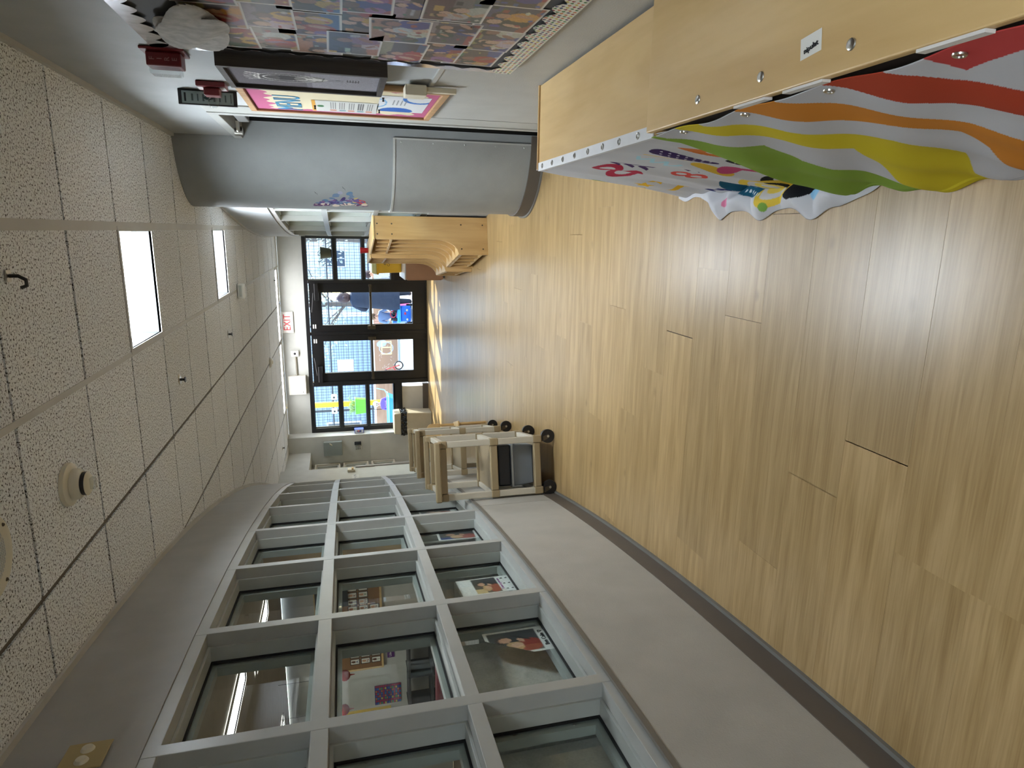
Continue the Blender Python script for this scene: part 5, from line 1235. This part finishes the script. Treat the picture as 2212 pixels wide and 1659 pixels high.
MB().prism([(-0.15, 0.0), (0.15, 0.0), (0.175, 0.23), (-0.175, 0.23)], 'Y', -0.09, 0.09).build('trough', GRN, t, bevel=0.008); MB().box(-0.185, 0.185, -0.10, 0.10, 0.2305, 0.25).build('rim', M('pale_green_plastic', (150, 214, 120), 0.4), t, bevel=0.004)
MB().box(-0.03, 0.03, 0.101, 0.164, 0.16, 0.245).build('hanger', PIPE, t)
g = MB()
for i in range(60):
    a = random.uniform(0, 2 * pi); l = random.uniform(0.18, 0.42); d = Vector((cos(a), sin(a) * 0.6, 0)); s = Vector((random.uniform(-0.14, 0.14), random.uniform(-0.06, 0.06), 0.25))
    P = [s + d * (l * 0.75 * q) + Vector((0, 0, l * (1.25 * q - 1.15 * q * q))) for q in (0, 0.25, 0.5, 0.75, 1.0)]; g.tube(P, [0.004, 0.0045, 0.004, 0.003, 0.001], 4)
stuff(g.build('grass_blades', M('grass_green', (150, 176, 104), 0.7), t))

# ------------------------------------------------------------------ people outdoors
SKN = M('skin', (214, 164, 138), 0.55); HAIRD = M('dark_hair', (62, 40, 44), 0.6); HAIRB = M('blond_hair', (214, 190, 150), 0.6); EYE = M('eye_dark', (24, 20, 20), 0.3); LIP = M('lips', (170, 90, 86), 0.5)
def skin_body(name, parent, J, E, mats, seg):
    """J: joint -> (pos, radius); E: bones; seg: bone -> material slot; one continuous surface"""
    names = list(J); me = bpy.data.meshes.new(name); bm = bmesh.new(); sl = bm.verts.layers.skin.verify(); V = {}
    for n_ in names:
        v = bm.verts.new(J[n_][0]); r = J[n_][1]; v[sl].radius = r if isinstance(r, tuple) else (r, r); v[sl].use_root = n_ == 'pelvis'; V[n_] = v
    for a, b in E: bm.edges.new((V[a], V[b]))
    bm.to_mesh(me); bm.free()
    o = bpy.data.objects.new(name, me); COL.objects.link(o)
    o.modifiers.new('skin', 'SKIN'); ss = o.modifiers.new('sub', 'SUBSURF'); ss.levels = 2; ss.render_levels = 2
    bpy.context.view_layer.update()
    m2 = bpy.data.meshes.new_from_object(o.evaluated_get(bpy.context.evaluated_depsgraph_get())); bpy.data.objects.remove(o)
    m2.materials.clear()
    for m in mats: m2.materials.append(m)
    segs = [(Vector(J[a][0]), Vector(J[b][0]), seg.get((a, b), 0)) for a, b in E]
    for p in m2.polygons:
        c = p.center; best = None
        for a, b, s in segs:
            d = b - a; t_ = max(0, min(1, (c - a).dot(d) / d.length_squared)); q = (c - a - d * t_).length
            if best is None or q < best[0]: best = (q, s)
        p.material_index = best[1]; p.use_smooth = True
    ob = bpy.data.objects.new(name, m2); COL.objects.link(ob); ob.parent = parent
    return ob
def hand(J, E, seg, wrist, d, s, tagn, up=(0, 0, 1)):
    """palm, four fingers and a thumb as short chains"""
    w = Vector(J[wrist][0]); d = Vector(d).normalized(); side = d.cross(Vector(up)); side = side.normalized() if side.length > 0.1 else Vector((1, 0, 0))
    J[tagn + 'palm'] = (tuple(w + d * 0.05 * s), 0.022 * s); E.append((wrist, tagn + 'palm')); seg[(wrist, tagn + 'palm')] = 1
    for i in range(4):
        b_ = w + d * 0.07 * s + side * (i - 1.5) * 0.018 * s
        J['%sf%da' % (tagn, i)] = (tuple(b_), 0.009 * s); J['%sf%db' % (tagn, i)] = (tuple(b_ + d * (0.035 + 0.008 * (i in (1, 2))) * s + Vector((0, 0, -0.008)) * s), 0.007 * s)
        E.append((tagn + 'palm', '%sf%da' % (tagn, i))); E.append(('%sf%da' % (tagn, i), '%sf%db' % (tagn, i))); seg[E[-1]] = 1; seg[E[-2]] = 1
    J[tagn + 'th'] = (tuple(w + d * 0.06 * s - side * 0.045 * s), 0.009 * s); E.append((tagn + 'palm', tagn + 'th')); seg[E[-1]] = 1
def face(parent, c, s, fwd=-1, hair=None, long_=0.0, hood=None):
    c = Vector(c)
    for x in (-1, 1): MB().ball((c.x + x * 0.032 * s, c.y + fwd * 0.088 * s, c.z + 0.005 * s), 0.0125 * s, 8).build('eye', EYE, parent)
    MB().prism([(c.z - 0.025 * s, 0), (c.z + 0.01 * s, 0), (c.z - 0.022 * s, 1)], 'X', c.x - 0.01 * s, c.x + 0.01 * s)
    nz = MB().cyl((c.x, c.y + fwd * 0.085 * s, c.z - 0.005 * s), (c.x, c.y + fwd * 0.112 * s, c.z - 0.025 * s), 0.008 * s, 0.013 * s, 8); nz.build('nose', SKN, parent, smooth=True)
    MB().ball((c.x, c.y + fwd * 0.086 * s, c.z - 0.055 * s), 0.02 * s, 10, 1, 0.35, 0.35).build('mouth', LIP, parent)
    for x in (-1, 1): MB().ball((c.x + x * 0.088 * s, c.y, c.z - 0.01 * s), 0.02 * s, 8, 0.5, 0.8, 1.3).build('ear', SKN, parent)
    if hair: MB().ball((c.x, c.y - fwd * 0.022 * s, c.z + 0.028 * s), 0.104 * s, 18, 1, 1.02, 1.02).build('hair', hair, parent, smooth=True)
def figure(label, loc, rz, H, mats, pose, hair, face_on=True):
    t = thing('person', label, 'person', loc, rz)
    k = H
    J = {'pelvis': ((0, 0, 0.50 * k), (0.085 * k, 0.07 * k)), 'belly': ((0, 0, 0.60 * k), 0.080 * k), 'chest': ((0, 0, 0.72 * k), (0.095 * k, 0.07 * k)), 'neck': ((0, 0, 0.82 * k), 0.032 * k), 'head': ((0, -0.01 * k, 0.885 * k), 0.058 * k), 'crown': ((0, -0.005 * k, 0.945 * k), 0.05 * k)}
    E = [('pelvis', 'belly'), ('belly', 'chest'), ('chest', 'neck'), ('neck', 'head'), ('head', 'crown')]
    seg = {('neck', 'head'): 1, ('head', 'crown'): 1}
    for s, n_ in ((-1, 'L'), (1, 'R')):
        J.update({'sh' + n_: ((s * 0.105 * k, 0, 0.77 * k), 0.045 * k), 'el' + n_: (tuple(Vector(pose['el' + n_]) * k), 0.034 * k), 'wr' + n_: (tuple(Vector(pose['wr' + n_]) * k), 0.026 * k),
                  'hp' + n_: ((s * 0.055 * k, 0, 0.47 * k), 0.062 * k), 'kn' + n_: (tuple(Vector(pose['kn' + n_]) * k), 0.046 * k), 'an' + n_: (tuple(Vector(pose['an' + n_]) * k), 0.032 * k), 'to' + n_: (tuple((Vector(pose['an' + n_]) + Vector((0, -0.09, -0.012))) * k), 0.026 * k)})
        E += [('chest', 'sh' + n_), ('sh' + n_, 'el' + n_), ('el' + n_, 'wr' + n_), ('pelvis', 'hp' + n_), ('hp' + n_, 'kn' + n_), ('kn' + n_, 'an' + n_), ('an' + n_, 'to' + n_)]
        seg.update({('pelvis', 'hp' + n_): 2, ('hp' + n_, 'kn' + n_): 2, ('kn' + n_, 'an' + n_): 2, ('an' + n_, 'to' + n_): 3})
        d = Vector(pose['wr' + n_]) - Vector(pose['el' + n_]); hand(J, E, seg, 'wr' + n_, d, k / 1.55, n_)
    body = skin_body('body', t, J, E, mats, seg)
    if face_on: face(t, (0, -0.008 * k, 0.905 * k), k * 0.62 if k > 1.3 else k * 0.72, -1, hair)
    return t
STAND = {'elL': (-0.14, 0.0, 0.63), 'wrL': (-0.15, -0.02, 0.50), 'elR': (0.14, 0, 0.63), 'wrR': (0.15, -0.02, 0.50), 'knL': (-0.055, -0.01, 0.27), 'anL': (-0.055, 0.01, 0.045), 'knR': (0.055, -0.01, 0.27), 'anR': (0.055, 0.01, 0.045)}
NAVY = M('navy_cloth', (44, 52, 70), 0.9, bump=0.2)
# adult in dark clothes with her back to the doors
ad = dict(STAND); ad['elL'] = (-0.16, -0.05, 0.64); ad['wrL'] = (-0.12, -0.17, 0.60); ad['elR'] = (0.16, -0.05, 0.64); ad['wrR'] = (0.10, -0.17, 0.60)
t = figure('adult in a long dark coat with tied dark hair, back turned, outside the right door', (-1.40, 14.25, GZ), pi + 0.25, 1.60, [NAVY, SKN, NAVY, M('brown_shoe', (110, 80, 66), 0.6)], ad, None)
MB().lathe([(0.30, 0.30), (0.27, 0.55), (0.235, 0.85), (0.22, 1.05), (0.215, 1.2), (0.17, 1.29), (0.07, 1.33), (0.055, 1.33)], 28, (0, 0, 0), 'Z', 1, 0.72).build('coat', NAVY, t, smooth=True)
MB().ball((0, 0.014, 1.455), 0.118, 20, 0.98, 1.0, 1.28).build('hair', HAIRD, t, smooth=True); MB().ball((0.02, 0.115, 1.44), 0.05, 12).build('hair_bun', HAIRD, t, smooth=True); MB().ball((-0.09, 0.07, 1.455), 0.028, 10).build('hair_clip', BLACK, t)
# child in a puffer jacket sitting on a blue ride-on car
PUF = M('puffer_blue', (120, 140, 178), 0.6, bump=0.3, bscale=30)
sit = {'elL': (-0.15, -0.06, 0.62), 'wrL': (-0.10, -0.20, 0.58), 'elR': (0.15, -0.06, 0.62), 'wrR': (0.10, -0.20, 0.58), 'knL': (-0.09, -0.22, 0.46), 'anL': (-0.10, -0.27, 0.22), 'knR': (0.09, -0.22, 0.46), 'anR': (0.10, -0.27, 0.22)}
kd = figure('small child in a blue puffer jacket sitting on the blue ride-on car', (-1.83, 14.42, GZ - 0.06), 0.2, 0.98, [PUF, SKN, M('black_pants', (30, 30, 38), 0.8), M('cream_boot', (206, 200, 170), 0.6)], sit, M('light_brown_hair', (120, 88, 64), 0.6))
CARB = M('ride_on_blue', (36, 108, 214), 0.35); CARL = M('ride_on_light_blue', (70, 168, 236), 0.35)
rc_ = thing('ride_on_car', 'blue plastic ride-on toy car under the child in the puffer jacket', 'toy car', (-1.80, 14.42, GZ))
MB().prism([(-0.30, 0.06), (-0.33, 0.16), (-0.30, 0.27), (-0.20, 0.31), (-0.10, 0.29), (-0.05, 0.335), (0.10, 0.335), (0.16, 0.42), (0.26, 0.44), (0.31, 0.36), (0.31, 0.06)], 'X', -0.17, 0.17).build('body', CARB, rc_, bevel=0.02)
rc_.rotation_euler = (0, 0, 0.2)
MB().prism([(-0.34, 0.28), (-0.22, 0.32), (-0.20, 0.36), (-0.33, 0.34)], 'X', -0.19, 0.19).build('bonnet', CARL, rc_, bevel=0.012)
MB().tube([(0.07 * cos(2 * pi * i / 16), -0.19 + 0.03 * sin(2 * pi * i / 16), 0.43 + 0.06 * sin(2 * pi * i / 16)) for i in range(17)], 0.011, 6).build('steering_wheel', M('ride_on_red', (206, 44, 60), 0.4), rc_); MB().cyl((0, -0.22, 0.33), (0, -0.19, 0.43), 0.012).build('steering_column', BLACK, rc_)
for x in (-1, 1):
    for y in (-0.20, 0.20): MB().cyl((x * 0.172, y, 0.075), (x * 0.212, y, 0.075), 0.075, n=20).build('wheel', BLACK, rc_, smooth=True)
MB().ball((0, -0.338, 0.19), 0.03, 12, 1, 0.3, 0.7).build('badge', M('ride_on_red', (206, 44, 60)), rc_)
# pink toy next to them
t = thing('pink_toy_seat', 'pink plastic toy seat beside the adult in the dark coat', 'toy', (-1.52, 15.0, GZ)); PK = M('pink_plastic', (240, 120, 170), 0.4)
MB().box(-0.16, 0.16, -0.14, 0.14, 0.30, 0.36).build('seat', PK, t, bevel=0.02); MB().box(-0.16, 0.16, 0.10, 0.14, 0.3605, 0.72).build('backrest', PK, t, bevel=0.015)
for x in (-0.13, 0.13):
    for y in (-0.11, 0.11): MB().cyl((x, y, 0), (x, y, 0.2995), 0.025, 0.02, n=10).build('leg', PK, t)
# tricycle
tk = thing('tricycle', 'red tricycle with a black front wheel beside the brown fence panel', 'tricycle', (-3.53, 16.9, GZ), 0.15); tk.scale = (0.75,) * 3; TR = M('tricycle_red', (196, 52, 50), 0.4)
def wheel(parent, c, r, nm='wheel'):
    w_ = MB().tube([(c[0] + r * cos(2 * pi * i / 24), c[1], c[2] + r * sin(2 * pi * i / 24)) for i in range(25)], r * 0.16, 8).build(nm, BLACK, parent, smooth=True)
    MB().cyl((c[0], c[1] - 0.008, c[2]), (c[0], c[1] + 0.008, c[2]), r * 0.86, n=24).build('disc', M('wheel_cream', (224, 196, 176), 0.5), w_); MB().cyl((c[0], c[1] - 0.03, c[2]), (c[0], c[1] + 0.03, c[2]), r * 0.16, n=12).build('hub', BLACK, w_)
wheel(tk, (0.13, 0, 0.16), 0.135, 'front_wheel'); wheel(tk, (-0.30, -0.16, 0.10), 0.085, 'rear_wheel'); wheel(tk, (-0.30, 0.16, 0.10), 0.085, 'rear_wheel')
MB().tube([(0.13, -0.035, 0.16), (0.08, -0.035, 0.36), (0.05, 0, 0.42), (0.02, 0, 0.56)], 0.014, 8).build('fork', TR, tk); MB().tube([(0.0, -0.20, 0.60), (0.02, -0.1, 0.56), (0.02, 0.1, 0.56), (0.0, 0.20, 0.60)], 0.013, 8).build('handlebar', TR, tk)
for s in (-1, 1): MB().cyl((0.0, s * 0.20, 0.60), (-0.02, s * 0.27, 0.62), 0.017).build('grip', BLACK, tk)
MB().tube([(0.07, 0, 0.36), (-0.08, 0, 0.26), (-0.30, 0, 0.20)], 0.02, 8).build('frame_tube', TR, tk); MB().cyl((-0.30, -0.16, 0.10), (-0.30, 0.16, 0.10), 0.012).build('axle', TR, tk); MB().cyl((-0.30, 0, 0.10), (-0.30, 0, 0.20), 0.012).build('seat_post', TR, tk); MB().ball((-0.22, 0, 0.27), 0.10, 16, 1, 0.8, 0.3).build('saddle', TR, tk, smooth=True)
# child in purple by a blue wagon
pk2 = figure('small blond child in a purple hoodie standing behind the blue wagon', (-3.74, 14.22, GZ), 0.1, 0.93, [M('purple_hoodie', (122, 92, 190), 0.85), SKN, M('blue_jeans', (70, 90, 140), 0.85), M('white_shoe', (226, 226, 224), 0.6)], STAND, HAIRB)
text('shirt_print', 'LOVE', 0.07, M('pink_print', (226, 160, 206), 0.7), pk2, basis('-Y', (0, -0.085, 0.64)))
wg = thing('blue_wagon', 'bright blue fabric wagon in front of the child in purple', 'wagon', (-3.72, 13.72, GZ - 0.0)); BLU = M('blue_fabric', (44, 150, 226), 0.6, bump=0.2)
wm = MB(); wm.add([(-0.36, -0.22, 0.62), (0.30, -0.22, 0.62), (0.12, -0.16, 0.16), (-0.20, -0.16, 0.16), (-0.36, 0.22, 0.62), (0.30, 0.22, 0.62), (0.12, 0.16, 0.16), (-0.20, 0.16, 0.16)], [(0, 1, 2, 3), (4, 7, 6, 5), (0, 3, 7, 4), (1, 5, 6, 2), (2, 6, 7, 3)]).build('tub', BLU, wg)
MB().tube([(-0.37, -0.23, 0.63), (0.31, -0.23, 0.63), (0.31, 0.23, 0.63), (-0.37, 0.23, 0.63), (-0.37, -0.23, 0.63)], 0.016, 8).build('rim_tube', M('pale_blue_plastic', (150, 206, 240), 0.4), wg); MB().tube([(0.31, 0, 0.63), (0.42, -0.02, 0.70), (0.46, -0.02, 0.86)], 0.012, 8).build('pull_handle', M('pale_blue_plastic', (150, 206, 240)), wg)
for x in (-0.17, 0.10):
    for y in (-0.19, 0.19): MB().cyl((x, y - 0.02, 0.07), (x, y + 0.02, 0.07), 0.07, n=18).build('wheel', BLACK, wg, smooth=True)
for x in (-0.17, 0.10): MB().cyl((x, -0.17, 0.07), (x, 0.17, 0.07), 0.012).build('axle', BLACK, wg); MB().cyl((x, 0, 0.07), (x, 0, 0.159), 0.012).build('axle_strut', BLACK, wg)
figure('dark-haired child in a pale patterned top outside the right sidelight', (-0.86, 13.4, GZ), 0.3, 1.05, [M('pale_pattern_top', (206, 206, 216), 0.85, var=0.25, vscale=60), SKN, M('grey_pants', (90, 94, 104), 0.85), M('white_shoe', (226, 226, 224))], STAND, HAIRD)

# ------------------------------------------------------------------ houses and trees beyond the fence
def house(label, x0, x1, y, h, col, wins, roofc, rows_):
    t = thing('house', label, 'building', ((x0 + x1) / 2, y, GZ)); w_ = (x1 - x0) / 2
    MB().box(-w_, w_, 0, 6, 0, h).build('walls', col, t)
    for i in range(rows_): MB().prism([(-0.035, i * h / rows_), (0.0, i * h / rows_), (0.0, (i + 1) * h / rows_)], 'X', -w_, w_).build('siding_board', col, t)
    MB().prism([(-0.4, h), (6.4, h), (3.0, h + 1.6)], 'X', -w_ - 0.3, w_ + 0.3).build('roof', roofc, t)
    for x, z, a, b in wins:
        f = MB().frame(a, b, 0.07, -0.10, -0.036, x, z).build('window', M('white_timber', (226, 224, 220)), t); MB().box(x - a / 2 + 0.07, x + a / 2 - 0.07, -0.07, -0.04, z + 0.07, z + b - 0.07).build('window_pane', M('far_window', (70, 84, 104), 0.15), f); MB().box(x - 0.02, x + 0.02, -0.09, -0.071, z + 0.07, z + b - 0.07).build('glazing_bar', MATS['white_timber'], f)
house('blue-grey clapboard house beyond the yard fence', -9.3, -3.4, 27.0, 6.0, M('blue_siding', (150, 164, 186), 0.8), [(-1.9, 3.3, 1.0, 1.3), (0.0, 3.3, 1.0, 1.3), (1.9, 3.3, 1.0, 1.3), (-1.9, 0.9, 1.0, 1.4)], M('slate_roof', (90, 92, 100), 0.8), 30)
house('white building with rows of windows beyond the left of the yard', -17.5, -9.9, 29.0, 7.0, M('white_siding', (226, 226, 226), 0.8), [(-2.8 + 1.4 * i, 0.9 + 2.2 * j, 0.9, 1.2) for i in range(5) for j in range(3)], MATS['slate_roof'], 28)
house('pale tall house behind the trees on the right', -2.9, 4.5, 34.0, 6.5, M('pale_siding', (206, 212, 220), 0.8), [(-2.2 + 1.6 * i, 1.2 + 2.6 * j, 0.9, 1.4) for i in range(4) for j in range(2)], MATS['slate_roof'], 28)
def tree_(label, x, y, h, col, seed):
    r = random.Random(seed); t = thing('yard_tree', label, 'tree', (x, y, GZ), 0, 'trees beyond the fence'); b = MB(); tips = []
    b.tube([(0, 0, 0), (0.05, 0, h * 0.3), (0, 0.05, h * 0.55), (0, 0, h * 0.95)], [0.11, 0.085, 0.06, 0.015], 8)
    for i in range(16):
        z = h * r.uniform(0.22, 0.85); a = r.uniform(0, 2 * pi); l = h * r.uniform(0.18, 0.34); p = [(0, 0, z), (cos(a) * l * 0.5, sin(a) * l * 0.5, z + l * 0.3), (cos(a) * l, sin(a) * l, z + l * 0.5)]; b.tube(p, [0.035, 0.02, 0.006], 6); tips += p[1:]
    b.build('trunk', M('bark', (96, 88, 84), 0.9), t)
    lf = MB()
    for i in range(1500):
        c = Vector(r.choice(tips)) + Vector((r.gauss(0, 0.3), r.gauss(0, 0.3), r.gauss(0, 0.3))); u_ = Vector((r.gauss(0, 1), r.gauss(0, 1), r.gauss(0, 1))).normalized() * 0.07; v_ = u_.orthogonal().normalized() * 0.035
        lf.add([c - u_, c + v_, c + u_, c - v_], [(0, 1, 2, 3)])
    stuff(lf.build('foliage', col, t))
LF = M('pale_leaves', (190, 200, 190), 0.8)
for i, (x, y, h, lab) in enumerate(((-2.3, 21.0, 4.6, 'pale-leaved tree beyond the fence behind the adult'), (-0.4, 25.2, 5.0, 'pale-leaved tree beyond the fence behind the plant pot'), (2.9, 22.0, 4.8, 'pale-leaved tree beyond the fence, rightmost of three'))): tree_(lab, x, y, h, LF, 40 + i)
